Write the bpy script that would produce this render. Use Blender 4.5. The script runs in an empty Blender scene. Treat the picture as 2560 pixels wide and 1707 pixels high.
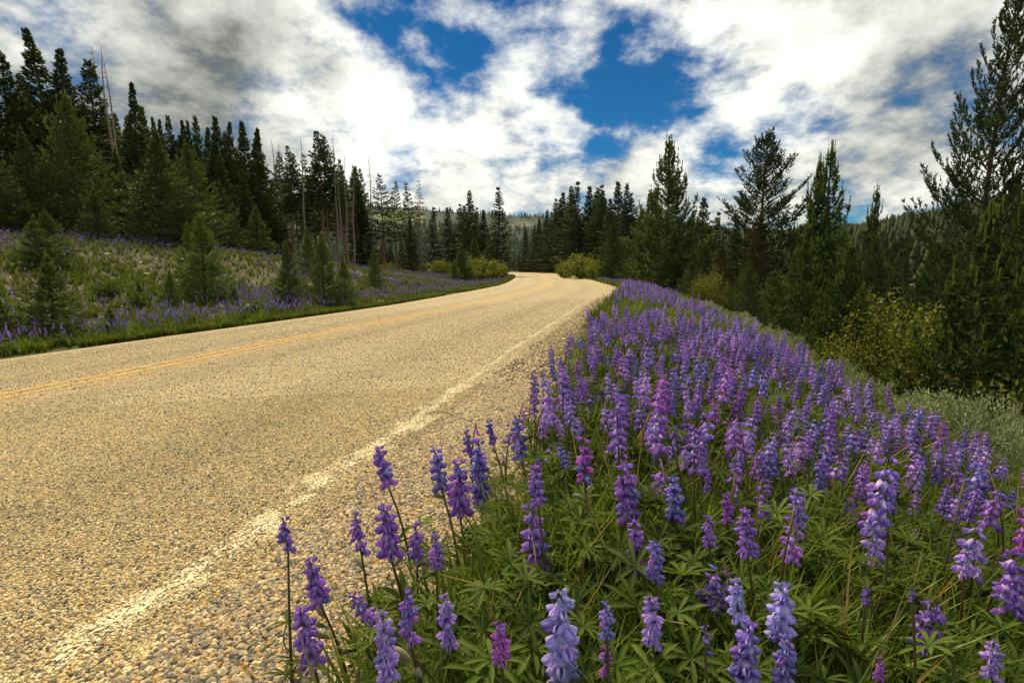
import bpy, math, random
import numpy as np
from mathutils import Vector

random.seed(7)
RNG = np.random.default_rng(11)
S = bpy.context.scene
COL = S.collection

# ------------------------------------------------------------------ camera, sky, sun
F, CX, CY, HOR = 512.0, 512.0, 341.0, 266.0          # focal length and horizon, in pixels of a 1024 wide frame
PITCH = math.atan((CY - HOR) / F)
CP, SP = math.cos(PITCH), math.sin(PITCH)
cam_data = bpy.data.cameras.new('camera')
cam_data.sensor_width = 36.0
cam_data.lens = 18.0
cam_data.clip_start = 0.05
cam_data.clip_end = 9000.0
cam = bpy.data.objects.new('camera', cam_data)
COL.objects.link(cam)
cam.location = (0, 0, 0)
cam.rotation_euler = (math.pi / 2 - PITCH, 0, 0)
S.camera = cam
S.view_settings.view_transform = 'Standard'
S.view_settings.look = 'None'
S.view_settings.exposure = 0.42
S.view_settings.gamma = 1.0
S.view_settings.use_curve_mapping = False
S.render.engine = 'CYCLES'
S.cycles.max_bounces = 6
S.cycles.diffuse_bounces = 3
S.cycles.glossy_bounces = 2
S.cycles.transmission_bounces = 4
S.cycles.transparent_max_bounces = 8
S.cycles.volume_bounces = 0
S.cycles.use_adaptive_sampling = True
S.cycles.adaptive_threshold = 0.015

SUN_AZ, SUN_EL = math.radians(-24), math.radians(52)  # azimuth from +Y towards +X
K = 1024.0 / 2352.0                                   # units the measurements of the photograph were taken in


def direction(xd, yd):
    """world direction through a point of the photograph (measured on a 2352 wide copy)"""
    x, y = xd * K, yd * K
    r, u = x - CX, CY - y
    return np.array([r, F * CP + u * SP, -F * SP + u * CP]) / F


def at(xd, yd, Y):
    d = direction(xd, yd)
    return d * (Y / d[1])


class NT:
    """short hand for node trees"""
    def __init__(s, tree):
        s.t = tree
        s.n = tree.nodes
        s.l = tree.links

    def node(s, kind, **kw):
        n = s.n.new(kind)
        for k, v in kw.items():
            setattr(n, k, v)
        return n

    def put(s, sock, v):
        if isinstance(v, bpy.types.NodeSocket):
            s.l.new(v, sock)
        elif v is not None:
            if sock.type == 'RGBA' and len(v) == 3:
                v = (*v, 1)
            sock.default_value = v

    def math(s, op, a, b=None, clamp=False):
        n = s.node('ShaderNodeMath', operation=op, use_clamp=clamp)
        s.put(n.inputs[0], a)
        if b is not None:
            s.put(n.inputs[1], b)
        return n.outputs[0]

    def vmath(s, op, a, b=None, out=0, scale=None):
        n = s.node('ShaderNodeVectorMath', operation=op)
        s.put(n.inputs[0], a)
        if b is not None:
            s.put(n.inputs[1], b)
        if scale is not None:
            s.put(n.inputs['Scale'], scale)
        return n.outputs[out]

    def mix(s, f, a, b, blend='MIX'):
        n = s.node('ShaderNodeMix', data_type='RGBA', blend_type=blend)
        s.put(n.inputs[0], f)
        s.put(n.inputs[6], a)
        s.put(n.inputs[7], b)
        return n.outputs[2]

    def ramp(s, f, stops, interp='LINEAR'):
        n = s.node('ShaderNodeValToRGB')
        cr = n.color_ramp
        cr.interpolation = interp
        while len(cr.elements) < len(stops):
            cr.elements.new(0.5)
        for e, (p, c) in zip(cr.elements, stops):
            e.position = p
            e.color = (*c, 1) if len(c) == 3 else c
        s.put(n.inputs[0], f)
        return n.outputs[0]

    def rng(s, v, a, b, c=0.0, d=1.0, smooth=True):
        n = s.node('ShaderNodeMapRange')
        if smooth:
            n.interpolation_type = 'SMOOTHSTEP'
        for i, q in enumerate((v, a, b, c, d)):
            s.put(n.inputs[i], q)
        return n.outputs[0]

    def noise(s, vec, scale, detail=4, rough=0.55, dist=0.0, out=0):
        n = s.node('ShaderNodeTexNoise')
        s.put(n.inputs['Vector'], vec)
        n.inputs['Scale'].default_value = scale
        n.inputs['Detail'].default_value = detail
        n.inputs['Roughness'].default_value = rough
        n.inputs['Distortion'].default_value = dist
        return n.outputs[out]


# ---- the sky: Nishita blue seen through a broken cloud layer
world = bpy.data.worlds.new('World')
S.world = world
world.use_nodes = True
w = NT(world.node_tree)
w.n.clear()
wout = w.node('ShaderNodeOutputWorld')
bg = w.node('ShaderNodeBackground')
bg.inputs['Strength'].default_value = 0.1
sky = w.node('ShaderNodeTexSky', sky_type='NISHITA', sun_disc=False)
sky.sun_elevation = SUN_EL
sky.sun_rotation = SUN_AZ
sky.altitude = 2000
sky.dust_density = 0.3
tc = w.node('ShaderNodeTexCoord')
n_dir = tc.outputs['Generated']
sep = w.node('ShaderNodeSeparateXYZ')
w.put(sep.inputs[0], n_dir)
den = w.math('ADD', w.math('MAXIMUM', sep.outputs[2], 0.0), 0.42)
comb = w.node('ShaderNodeCombineXYZ')
w.put(comb.inputs[0], w.math('DIVIDE', sep.outputs[0], den))
w.put(comb.inputs[1], w.math('DIVIDE', sep.outputs[1], den))
layer = comb.outputs[0]
N1 = w.noise(layer, 2.1, 9, 0.6, 0.08)
N2 = w.noise(w.vmath('ADD', layer, (7.3, 2.1, 4.4)), 4.9, 10, 0.62, 0.05)
N4 = w.noise(w.vmath('ADD', layer, (2.3, 5.1, 8.4)), 13, 8, 0.6, 0.0)
N3 = w.noise(w.vmath('ADD', layer, (1.3, 9.1, 2.4)), 0.55, 3, 0.5, 0.0)


def blobs(spots):
    """soft patches of the cloud layer, each given by its direction and angular radius"""
    tot = None
    for (x, y, rad, wt) in spots:
        d = direction(x, y)
        d = d / np.linalg.norm(d)
        dist = w.vmath('DISTANCE', n_dir, tuple(d), out=1)
        r = rad * K / F
        v = w.rng(dist, r, 0.0, 0.0, wt)
        tot = v if tot is None else w.math('ADD', tot, v)
    return tot


gap = blobs([(885, 15, 130, .62), (990, 70, 170, .68), (1085, 115, 120, .66), (1190, 20, 190, .52), (1270, 130, 170, .48),
             (1370, 215, 200, .55), (1420, 80, 170, .46), (1480, 260, 200, .60), (1600, 270, 170, .46), (1640, 370, 90, .72),
             (1840, 290, 110, .5), (1740, 310, 150, .42), (1390, 295, 150, .45), (1020, 210, 150, .32), (700, 150, 100, .25), (1560, 180, 140, .3),
             (1190, 165, 130, -.55), (1300, 70, 110, -.34), (1440, 150, 80, -.30), (1310, 300, 80, -.45), (1500, 345, 130, -.45), (1690, 250, 120, -.30),
             (1040, 25, 70, -.35), (1420, 290, 60, -.25), (950, 90, 60, -.22), (1540, 235, 60, -.2), (1330, 160, 60, -.2), (1500, 110, 120, -.4), (1460, 385, 150, -.5), (1600, 180, 90, -.3), (1340, 110, 70, -.25)])
dark = blobs([(400, 170, 480, .30), (330, 60, 260, .06), (770, 180, 100, .42), (650, 110, 200, .24), (150, 160, 260, .06), (500, 240, 220, .10),
              (1950, 160, 330, .10), (2150, 330, 280, .04), (1800, 420, 240, .06), (2050, 440, 260, .10), (1010, 440, 190, .26),
              (1080, 300, 130, .14), (2250, 130, 200, .08)])
light = blobs([(640, 235, 130, .50), (860, 230, 180, .42), (760, 60, 200, .36), (1100, 380, 260, .30), (1280, 160, 200, .3),
               (1230, 60, 200, .2), (900, 330, 200, .30), (1500, 60, 240, .3), (1750, 230, 240, .24), (1290, 300, 90, .3), (1680, 390, 110, .2), (150, 10, 150, .4)])
cover = w.math('ADD', w.math('MULTIPLY', w.math('SUBTRACT', N1, 0.5), 2.6), w.math('MULTIPLY', w.math('SUBTRACT', N2, 0.5), 2.8))
blue = w.rng(w.math('SUBTRACT', gap, w.math('ADD', cover, w.math('MULTIPLY', w.math('SUBTRACT', N4, 0.5), 1.0))), -0.14, .84)
shade = w.math('ADD', w.math('MULTIPLY', w.math('SUBTRACT', N2, 0.5), 1.75), w.math('MULTIPLY', w.math('SUBTRACT', N1, 0.5), 0.6))
shade = w.math('ADD', shade, w.math('MULTIPLY', w.math('SUBTRACT', N4, 0.5), 0.32))
shade = w.math('ADD', w.math('ADD', shade, 0.75), w.math('SUBTRACT', light, dark))
cloud = w.ramp(shade, [(0.0, (.09, .10, .09)), (0.25, (.18, .195, .18)), (0.5, (.47, .48, .45)), (0.72, (.74, .745, .69)), (0.9, (.98, .98, .91)), (1.0, (1.08, 1.08, 1.0))])
cloud10 = w.vmath('SCALE', cloud, scale=7.6)
hsv = w.node('ShaderNodeHueSaturation')
hsv.inputs['Saturation'].default_value = 1.25
hsv.inputs['Value'].default_value = 1.0
w.put(hsv.inputs['Color'], sky.outputs[0])
skyc = w.mix(1.0, hsv.outputs[0], (.0, .36, .50), 'MULTIPLY')
final = w.mix(blue, cloud10, skyc)
w.put(bg.inputs['Color'], final)
w.l.new(bg.outputs[0], wout.inputs[0])

sun_data = bpy.data.lights.new('sun', 'SUN')
sun_data.energy = 4.9
sun_data.angle = math.radians(10)
sun_data.color = (1.0, 0.82, 0.55)
sun = bpy.data.objects.new('sun', sun_data)
COL.objects.link(sun)
to_sun = Vector((math.sin(SUN_AZ) * math.cos(SUN_EL), math.cos(SUN_AZ) * math.cos(SUN_EL), math.sin(SUN_EL)))
sun.rotation_euler = to_sun.to_track_quat('Z', 'Y').to_euler()


# ------------------------------------------------------------------ helpers
def mesh(name, verts, faces, mat=None, attrs=None, smooth=False):
    me = bpy.data.meshes.new(name)
    v = np.asarray(verts, dtype=np.float32)
    me.vertices.add(len(v))
    me.vertices.foreach_set('co', v.ravel())
    if isinstance(faces, np.ndarray):
        k = faces.shape[1]
        nf = len(faces)
        me.loops.add(nf * k)
        me.loops.foreach_set('vertex_index', faces.astype(np.int32).ravel())
        me.polygons.add(nf)
        me.polygons.foreach_set('loop_start', np.arange(0, nf * k, k, dtype=np.int32))
        me.polygons.foreach_set('loop_total', np.full(nf, k, dtype=np.int32))
    elif len(faces):
        flat = [i for f in faces for i in f]
        tot = np.array([len(f) for f in faces], dtype=np.int32)
        me.loops.add(len(flat))
        me.loops.foreach_set('vertex_index', np.array(flat, dtype=np.int32))
        me.polygons.add(len(faces))
        me.polygons.foreach_set('loop_start', np.concatenate([[0], np.cumsum(tot)[:-1]]).astype(np.int32))
        me.polygons.foreach_set('loop_total', tot)
    for an, (typ, dat) in (attrs or {}).items():
        a = me.attributes.new(an, typ, 'POINT')
        a.data.foreach_set('color' if typ == 'FLOAT_COLOR' else 'vector' if typ == 'FLOAT_VECTOR' else 'value', np.asarray(dat).ravel())
    me.update(calc_edges=True)
    me.validate()
    if smooth:
        me.polygons.foreach_set('use_smooth', np.ones(len(me.polygons), dtype=bool))
    if mat:
        me.materials.append(mat)
    return me


def obj(name, data, parent=None, loc=None, rot=None, scale=None):
    o = bpy.data.objects.new(name, data)
    COL.objects.link(o)
    if parent:
        o.parent = parent
    if loc is not None:
        o.location = loc
    if rot is not None:
        o.rotation_euler = rot
    if scale is not None:
        o.scale = scale
    return o


def tag(o, label, cat, group=None):
    o['label'] = label
    o['category'] = cat
    if group:
        o['group'] = group
    return o


def kind(o, k):
    o['kind'] = k
    return o


class Geo:
    """collects pieces of geometry for one mesh"""
    def __init__(s):
        s.v, s.f, s.a, s.n = [], [], [], 0

    def add(s, v, f, a=None):
        v = np.asarray(v, dtype=float)
        s.v.append(v)
        s.f.extend([tuple(int(i) + s.n for i in q) for q in f])
        s.a.append(np.zeros((len(v), 4)) if a is None else np.broadcast_to(np.asarray(a, dtype=float), (len(v), 4)))
        s.n += len(v)

    def tube(s, pts, rad, sides=6, a=None, cap=True):
        pts = np.asarray(pts, dtype=float)
        n = len(pts)
        tang = np.gradient(pts, axis=0)
        tang /= np.linalg.norm(tang, axis=1)[:, None] + 1e-9
        ref = np.array([0, 0, 1.0]) if abs(tang[0][2]) < .9 else np.array([1.0, 0, 0])
        V = []
        for p, t, r in zip(pts, tang, rad):
            x = np.cross(t, ref)
            x /= np.linalg.norm(x) + 1e-9
            y = np.cross(t, x)
            ang = np.arange(sides) * 2 * np.pi / sides
            V.append(p + r * (np.cos(ang)[:, None] * x + np.sin(ang)[:, None] * y))
        Fs = []
        for i in range(n - 1):
            for j in range(sides):
                b = (j + 1) % sides
                Fs.append((i * sides + j, i * sides + b, (i + 1) * sides + b, (i + 1) * sides + j))
        if cap:
            Fs.append(tuple(range((n - 1) * sides, n * sides)))
        s.add(np.concatenate(V), Fs, a)

    def build(s, name, mat, smooth=False):
        return mesh(name, np.concatenate(s.v), s.f, mat, {'col': ('FLOAT_COLOR', np.concatenate(s.a))}, smooth)


def material(name):
    m = bpy.data.materials.new(name)
    m.use_nodes = True
    t = NT(m.node_tree)
    b = t.n['Principled BSDF']
    b.inputs['Roughness'].default_value = 0.8
    b.inputs['Specular IOR Level'].default_value = 0.25
    return m, t, b


def leafy(name, build_color, trans=0.3, rough=0.6, spec=0.25, tr_tint=(1.3, 1.25, .6)):
    """diffuse plus light passing through the leaf"""
    m, t, b = material(name)
    c = build_color(t)
    t.put(b.inputs['Base Color'], c)
    b.inputs['Roughness'].default_value = rough
    b.inputs['Specular IOR Level'].default_value = spec
    tr = t.node('ShaderNodeBsdfTranslucent')
    t.put(tr.inputs['Color'], t.mix(1.0, c, tr_tint, 'MULTIPLY'))
    mx = t.node('ShaderNodeMixShader')
    mx.inputs[0].default_value = trans
    t.l.new(b.outputs[0], mx.inputs[1])
    t.l.new(tr.outputs[0], mx.inputs[2])
    t.l.new(mx.outputs[0], t.n['Material Output'].inputs[0])
    return m


def attr(t, name, typ='GEOMETRY', out=0):
    n = t.node('ShaderNodeAttribute', attribute_name=name, attribute_type=typ)
    return n.outputs[out]


def scatter(name, pts, rot, scl, tint, idx, templates, label_kind='stuff'):
    """one object: template meshes instanced on points by geometry nodes"""
    n = len(pts)
    me = mesh(name, pts, [], None, {'rot': ('FLOAT_VECTOR', rot), 'scl': ('FLOAT', scl), 'tint': ('FLOAT_COLOR', tint)})
    a = me.attributes.new('idx', 'INT', 'POINT')
    a.data.foreach_set('value', np.asarray(idx, dtype=np.int32))
    o = obj(name, me)
    g = bpy.data.node_groups.new(name, 'GeometryNodeTree')
    g.interface.new_socket('Geometry', in_out='INPUT', socket_type='NodeSocketGeometry')
    g.interface.new_socket('Geometry', in_out='OUTPUT', socket_type='NodeSocketGeometry')
    gi, go = g.nodes.new('NodeGroupInput'), g.nodes.new('NodeGroupOutput')
    inst = g.nodes.new('GeometryNodeInstanceOnPoints')
    j = g.nodes.new('GeometryNodeJoinGeometry')
    for t in reversed(templates):
        oi = g.nodes.new('GeometryNodeObjectInfo')
        oi.inputs['Object'].default_value = t
        oi.inputs['As Instance'].default_value = False
        ti = g.nodes.new('GeometryNodeGeometryToInstance')
        g.links.new(oi.outputs['Geometry'], ti.inputs[0])
        g.links.new(ti.outputs[0], j.inputs[0])
    g.links.new(gi.outputs[0], inst.inputs['Points'])
    g.links.new(j.outputs[0], inst.inputs['Instance'])
    inst.inputs['Pick Instance'].default_value = True
    for nm, typ, sock in (('idx', 'INT', 'Instance Index'), ('rot', 'FLOAT_VECTOR', 'Rotation'), ('scl', 'FLOAT', 'Scale')):
        na = g.nodes.new('GeometryNodeInputNamedAttribute')
        na.data_type = typ
        na.inputs['Name'].default_value = nm
        src = na.outputs['Attribute']
        if sock == 'Rotation':
            er = g.nodes.new('FunctionNodeEulerToRotation')
            g.links.new(src, er.inputs[0])
            src = er.outputs[0]
        g.links.new(src, inst.inputs[sock])
    g.links.new(inst.outputs[0], go.inputs[0])
    md = o.modifiers.new('scatter', 'NODES')
    md.node_group = g
    kind(o, label_kind)
    return o


def template(me):
    return bpy.data.objects.new('template_' + me.name, me)      # never linked to the scene


def rgba(c, n=1):
    return np.tile(np.array([*c, 1.0]), (n, 1))


# ------------------------------------------------------------------ road line and terrain
ctrl = np.array([(-9.6, -16), (-8.0, -10), (-6.35, -4), (-5.15, 0), (-3.72, 4.6), (-2.32, 9.2), (-1.05, 14.2), (.80, 22.4), (2.0, 31),
                 (2.95, 41), (3.7, 57), (4.0, 74), (3.3, 92), (.4, 110), (-5.5, 127), (-15, 142), (-30, 155), (-52, 166), (-85, 176)], float)


def chaikin(p, n):
    for _ in range(n):
        q = np.empty((2 * len(p), p.shape[1]))
        q[0], q[-1] = p[0], p[-1]
        q[1:-1:2] = .75 * p[:-1] + .25 * p[1:]
        q[2::2] = .25 * p[:-1] + .75 * p[1:]
        p = q
    return p


_c = chaikin(ctrl, 4)
_s = np.concatenate([[0], np.cumsum(np.linalg.norm(np.diff(_c, axis=0), axis=1))])
ST = np.arange(0, _s[-1], 0.5)
CEN = np.stack([np.interp(ST, _s, _c[:, 0]), np.interp(ST, _s, _c[:, 1])], 1)
_t = np.gradient(CEN, axis=0)
_t /= np.linalg.norm(_t, axis=1)[:, None]
NRM = np.stack([_t[:, 1], -_t[:, 0]], 1)              # to the right
W_L, W_R = 3.12, 3.28                                 # centre to the painted edge lines
X_R = np.interp(CEN[:, 1], [-20, 2.5, 4, 6, 11], [.57, .50, .40, .22, 0])   # the right lane widens near the camera
SH_L, SH_R = 0.28, 0.95                               # paving beyond them


def sst(t):
    t = np.clip(t, 0, 1)
    return t * t * (3 - 2 * t)


def road_z(x, y):
    t = sst((y - 10) / 25)
    bk = .06 * (1 - t) + .02 * t
    xr = -.75 + .235 * np.minimum(y, 17)
    return -.75 + bk * np.clip(x - xr, -9, 9) - .5 * sst((y - 6) / 34) - .25 * sst((y - 110) / 60)


def station(x, y):
    x, y = np.atleast_1d(x).astype(float), np.atleast_1d(y).astype(float)
    s, d = np.empty(len(x)), np.empty(len(x))
    P = CEN[::2]
    for a in range(0, len(x), 8000):
        q = np.stack([x[a:a + 8000], y[a:a + 8000]], 1)
        k = ((q[:, None] - P[None]) ** 2).sum(2).argmin(1) * 2
        s[a:a + 8000] = k
        e = q - CEN[k]
        lat = (e * NRM[k]).sum(1)
        d[a:a + 8000] = np.sign(lat) * np.maximum(np.abs(lat), np.sqrt((e ** 2).sum(1)) * (np.abs(lat) < np.sqrt((e ** 2).sum(1)) - 2))
    return s.astype(int), d


def wob(x, y, f=1.0):
    return (np.sin(x * .9 * f + 1.3 * np.sin(y * .53 * f)) + np.sin(y * 1.1 * f + 2.1 + np.sin(x * .61 * f)) + .6 * np.sin((x + y) * 2.3 * f)) / 2.6


def ground(x, y):
    x, y = np.atleast_1d(x).astype(float), np.atleast_1d(y).astype(float)
    k, d = station(x, y)
    dl, dr = W_L + SH_L, W_R + SH_R + X_R[k]
    e = CEN[k] + NRM[k] * np.clip(d, -dl, dr)[:, None]
    z = road_z(e[:, 0], e[:, 1])
    ul, ur = np.maximum(-d - dl, 0), np.maximum(d - dr, 0)
    inside = (ul <= 0) & (ur <= 0)
    A = np.interp(y, [-30, 10, 25, 45, 60, 90, 150], [1.8, 2.2, 2.3, 1.35, .5, .35, .2])
    hl = -.04 * sst(ul / .5) + A * sst(ul / 17) + np.clip(ul - 15, 0, 80) * .055 * A / 2.2
    B = np.interp(y, [-30, 0, 22, 45, 70, 120], [4.6, 4.6, 3.4, 1.6, .8, .4])
    bed = 2.3
    hr = -.03 * sst(ur / .3) - .05 * np.minimum(ur, .4) - .27 * np.clip(ur - .4, 0, bed - .4) - B * sst((ur - bed + .8) / 6.5)
    wv = wob(x, y) * .05 * sst((ul + ur) / 1.2) + wob(x, y, .23) * .16 * sst((ul + ur) / 8)
    return z + np.where(ul > 0, hl, 0) + np.where(ur > 0, hr, 0) + wv - np.where(inside, .06 * sst(np.minimum(d + dl, dr - d) / .25), 0)


def gz(x, y):
    return float(ground(x, y)[0])


# ------------------------------------------------------------------ ground sheet
soil, t, b = material('meadow_soil')
geo = t.node('ShaderNodeNewGeometry')
pos = geo.outputs['Position']
na, nb, nc = t.noise(pos, .55, 5, .6), t.noise(pos, 4.5, 5, .65), t.noise(pos, 38, 3, .6)
veg = t.mix(nb, (.030, .048, .010), (.085, .090, .020))
dirt = t.mix(nc, (.075, .06, .03), (.26, .21, .115))
f = t.rng(t.math('ADD', t.math('MULTIPLY', na, .7), t.math('MULTIPLY', nb, .5)), .58, .76)
t.put(b.inputs['Base Color'], t.mix(f, veg, dirt))
b.inputs['Roughness'].default_value = 0.95
bp = t.node('ShaderNodeBump')
bp.inputs['Strength'].default_value = .9
bp.inputs['Distance'].default_value = .05
t.put(bp.inputs['Height'], t.math('ADD', nc, nb))
t.l.new(bp.outputs[0], b.inputs['Normal'])

ang = np.radians(np.concatenate([np.linspace(-62, 62, 260), np.linspace(62, 298, 70)[1:-1]]))
rad = np.geomspace(.25, 2180, 180)
R_, A_ = np.meshgrid(rad, ang, indexing='ij')
gx, gy = (R_ * np.sin(A_)).ravel(), (R_ * np.cos(A_)).ravel()
gzv = ground(gx, gy)
far = sst((R_.ravel() - 150) / 300)
gzv = gzv * (1 - far) + (-4.0) * far
na_, nr_ = len(ang), len(rad)
i, j = np.meshgrid(np.arange(nr_ - 1), np.arange(na_), indexing='ij')
j2 = (j + 1) % na_
quads = np.stack([(i * na_ + j).ravel(), (i * na_ + j2).ravel(), ((i + 1) * na_ + j2).ravel(), ((i + 1) * na_ + j).ravel()], 1)[:, ::-1]
verts = np.stack([gx, gy, gzv], 1)
verts = np.concatenate([verts, [[0, 0, gz(0, 0)]]])
me = mesh('ground', verts, quads, soil, smooth=True)
kind(obj('ground', me), 'structure')

# ------------------------------------------------------------------ road
PAL = [((.59, .46, .205), .34), ((.74, .61, .34), .25), ((.40, .365, .245), .15), ((.13, .13, .105), .13), ((.56, .34, .09), .06), ((.48, .35, .21), .07)]


def stones_color(t, pos, scale):
    vor = t.node('ShaderNodeTexVoronoi')
    t.put(vor.inputs['Vector'], pos)
    vor.inputs['Scale'].default_value = scale
    sp = t.node('ShaderNodeSeparateColor')
    t.put(sp.inputs[0], vor.outputs['Color'])
    stops, acc = [], 0
    for c, wgt in PAL:
        stops.append((acc, c))
        acc += wgt
    return t.ramp(sp.outputs[0], stops, 'CONSTANT'), vor.outputs['Distance'], sp.outputs[1]


road_mat, t, b = material('chip_seal')
geo = t.node('ShaderNodeNewGeometry')
pos = geo.outputs['Position']
c1, d1, r1 = stones_color(t, pos, 138)
big = t.noise(pos, .5, 3, .55)
mid = t.noise(pos, 7, 4, .6)
lat = attr(t, 'lat', out=2)
# tyres have polished two bands in each lane, with darker bitumen showing; the middle of each lane is paler
band = t.math('ABSOLUTE', t.math('SUBTRACT', t.math('ABSOLUTE', t.math('SUBTRACT', t.math('ABSOLUTE', lat), 1.62)), .80))
track = t.rng(band, .45, .0)
gapm = t.rng(d1, .35, .62)
c2 = t.mix(t.math('MULTIPLY', gapm, .75), c1, (.035, .033, .028))
c2 = t.mix(t.math('MULTIPLY', track, .34), c2, (.16, .13, .085))
c2 = t.mix(t.math('MULTIPLY', t.rng(mid, .4, .7), .22), c2, (.62, .47, .24))
c2 = t.mix(t.math('MULTIPLY', t.rng(big, .35, .65), .15), c2, (.30, .24, .15))
t.put(b.inputs['Base Color'], c2)
b.inputs['Roughness'].default_value = .75
bp = t.node('ShaderNodeBump')
bp.inputs['Strength'].default_value = .8
bp.inputs['Distance'].default_value = .008
t.put(bp.inputs['Height'], t.math('ADD', t.math('MULTIPLY', d1, -1.0), t.math('MULTIPLY', r1, .5)))
t.l.new(bp.outputs[0], b.inputs['Normal'])


def strip(name, offs, dz, mat, i0=0, i1=None, smooth=True):
    """sheet along the road between lateral offsets"""
    c, nr = CEN[i0:i1], NRM[i0:i1]
    V, La = [], []
    for q, (o, zz) in enumerate(offs):
        xo = X_R[i0:i1] * np.clip((o - .3) / (W_R - .4), 0, 1)
        p = c + nr * (o + xo)[:, None]
        pe = c + nr * (np.clip(o, -W_L - SH_L, W_R + SH_R) + xo)[:, None]
        V.append(np.stack([p[:, 0], p[:, 1], road_z(pe[:, 0], pe[:, 1]) + zz + dz], 1))
        La.append(np.full(len(c), o))
    m, n = len(offs), len(c)
    V = np.stack(V, 1).reshape(-1, 3)
    La = np.stack(La, 1).reshape(-1)
    i, j = np.meshgrid(np.arange(n - 1), np.arange(m - 1), indexing='ij')
    q = np.stack([(i * m + j).ravel(), (i * m + j + 1).ravel(), ((i + 1) * m + j + 1).ravel(), ((i + 1) * m + j).ravel()], 1)
    return mesh(name, V, q, mat, {'lat': ('FLOAT', La)}, smooth)


prof = [(-W_L - SH_L - .12, -.16), (-W_L - SH_L, -.015)] + [(o, 0) for o in np.linspace(-W_L - SH_L + .06, W_R + .3, 14)] + [(W_R + SH_R, -.02), (W_R + SH_R + .15, -.16)]
road = kind(obj('road', strip('road', prof, 0, road_mat)), 'structure')


def paint(name, col, wear, sc):
    m, t, b = material(name)
    geo = t.node('ShaderNodeNewGeometry')
    pos = geo.outputs['Position']
    c1, d1, r1 = stones_color(t, pos, 138)
    n = t.math('ADD', t.math('MULTIPLY', t.noise(pos, sc, 5, .7), .75), t.math('MULTIPLY', r1, .25))
    edge = attr(t, 'edge', out=2)
    worn = t.rng(t.math('SUBTRACT', n, t.math('MULTIPLY', edge, .22)), wear - .02, wear + .02)
    t.put(b.inputs['Base Color'], t.mix(t.rng(n, .3, .7), col, tuple(c * .82 for c in col)))
    tr = t.node('ShaderNodeBsdfTransparent')
    mx = t.node('ShaderNodeMixShader')
    t.put(mx.inputs[0], worn)
    t.l.new(tr.outputs[0], mx.inputs[1])
    t.l.new(b.outputs[0], mx.inputs[2])
    t.l.new(mx.outputs[0], t.n['Material Output'].inputs[0])
    bp = t.node('ShaderNodeBump')
    bp.inputs['Strength'].default_value = .7
    bp.inputs['Distance'].default_value = .008
    t.put(bp.inputs['Height'], t.math('MULTIPLY', d1, -1.0))
    t.l.new(bp.outputs[0], b.inputs['Normal'])
    return m


def marking(name, o, wd, dz, mat):
    me = strip(name, [(o - wd / 2, 0), (o - wd / 6, 0), (o + wd / 6, 0), (o + wd / 2, 0)], dz, mat)
    a = me.attributes.new('edge', 'FLOAT', 'POINT')
    a.data.foreach_set('value', np.tile(np.array([1, 0, 0, 1], np.float32), len(me.vertices) // 4))
    return kind(obj('road_marking', me), 'structure')


white = paint('white_paint', (.80, .71, .47), .555, 9)
yellow = paint('yellow_paint', (.74, .42, .085), .43, 7)
marking('edge_line', W_R, .12, .004, white)
marking('edge_line', -W_L, .13, .004, white)
marking('centre_line', -.12, .105, .004, yellow)
marking('centre_line', .12, .105, .004, yellow)

# ------------------------------------------------------------------ hills
def hill(name, prof_pts, r0, r1, mat, r2=None, base=-4.0, rough=.05, n_a=160, n_r=60, power=1.0):
    """a ridge seen over a range of headings: rises from r0 to its crest at r1, then falls away"""
    xs = np.array([p[0] for p in prof_pts], float) * K
    ys = np.array([p[1] for p in prof_pts], float) * K
    az = np.linspace(math.atan((xs[0] - CX) / F), math.atan((xs[-1] - CX) / F), n_a)
    crest = np.interp(np.tan(az) * F + CX, xs, (HOR - ys) / F) * np.cos(az) * r1     # the image plane is flat
    r2 = r2 or r1 * 1.5
    rr = np.concatenate([np.linspace(r0, r1, n_r), np.linspace(r1, r2, 12)[1:]])
    RR, AA = np.meshgrid(rr, az, indexing='ij')
    up = np.clip((RR - r0) / (r1 - r0), 0, 1) ** power
    dn = 1 - .6 * sst((RR - r1) / (r2 - r1))
    X, Y = RR * np.sin(AA), RR * np.cos(AA)
    Z = base + (crest[None, :] - base) * up * np.where(RR > r1, dn, 1)
    sc = 60.0 / r1
    Z += wob(X * sc, Y * sc, 1.0) * rough * r1 * .12 * up * (1 - up) * 4
    n = n_a
    i, j = np.meshgrid(np.arange(len(rr) - 1), np.arange(n - 1), indexing='ij')
    q = np.stack([(i * n + j).ravel(), ((i + 1) * n + j).ravel(), ((i + 1) * n + j + 1).ravel(), (i * n + j + 1).ravel()], 1)[:, ::-1]
    V = np.stack([X.ravel(), Y.ravel(), Z.ravel()], 1)
    o = kind(obj(name, mesh(name, V, q, mat, smooth=True)), 'structure')
    return o, (rr, az, Z)


def on_hill(h, n, f0, f1, rng):
    rr, az, Z = h
    a = rng.uniform(az[0], az[-1], n)
    lo, hi = rr[0] + f0 * (rr[-12] - rr[0]), rr[0] + f1 * (rr[-12] - rr[0])
    r = np.sqrt(rng.uniform(lo * lo, hi * hi, n))
    ia = np.clip(np.interp(a, az, np.arange(len(az))), 0, len(az) - 1.001)
    ir = np.clip(np.interp(r, rr, np.arange(len(rr))), 0, len(rr) - 1.001)
    i0, j0 = ir.astype(int), ia.astype(int)
    fi, fj = ir - i0, ia - j0
    z = (Z[i0, j0] * (1 - fi) + Z[i0 + 1, j0] * fi) * (1 - fj) + (Z[i0, j0 + 1] * (1 - fi) + Z[i0 + 1, j0 + 1] * fi) * fj
    return np.stack([r * np.sin(a), r * np.cos(a), z], 1), a, r


def bump3(p, c, r):
    return np.exp(-((p[:, 0] - c[0]) ** 2 / r[0] ** 2 + (p[:, 1] - c[1]) ** 2 / r[1] ** 2))


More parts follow.
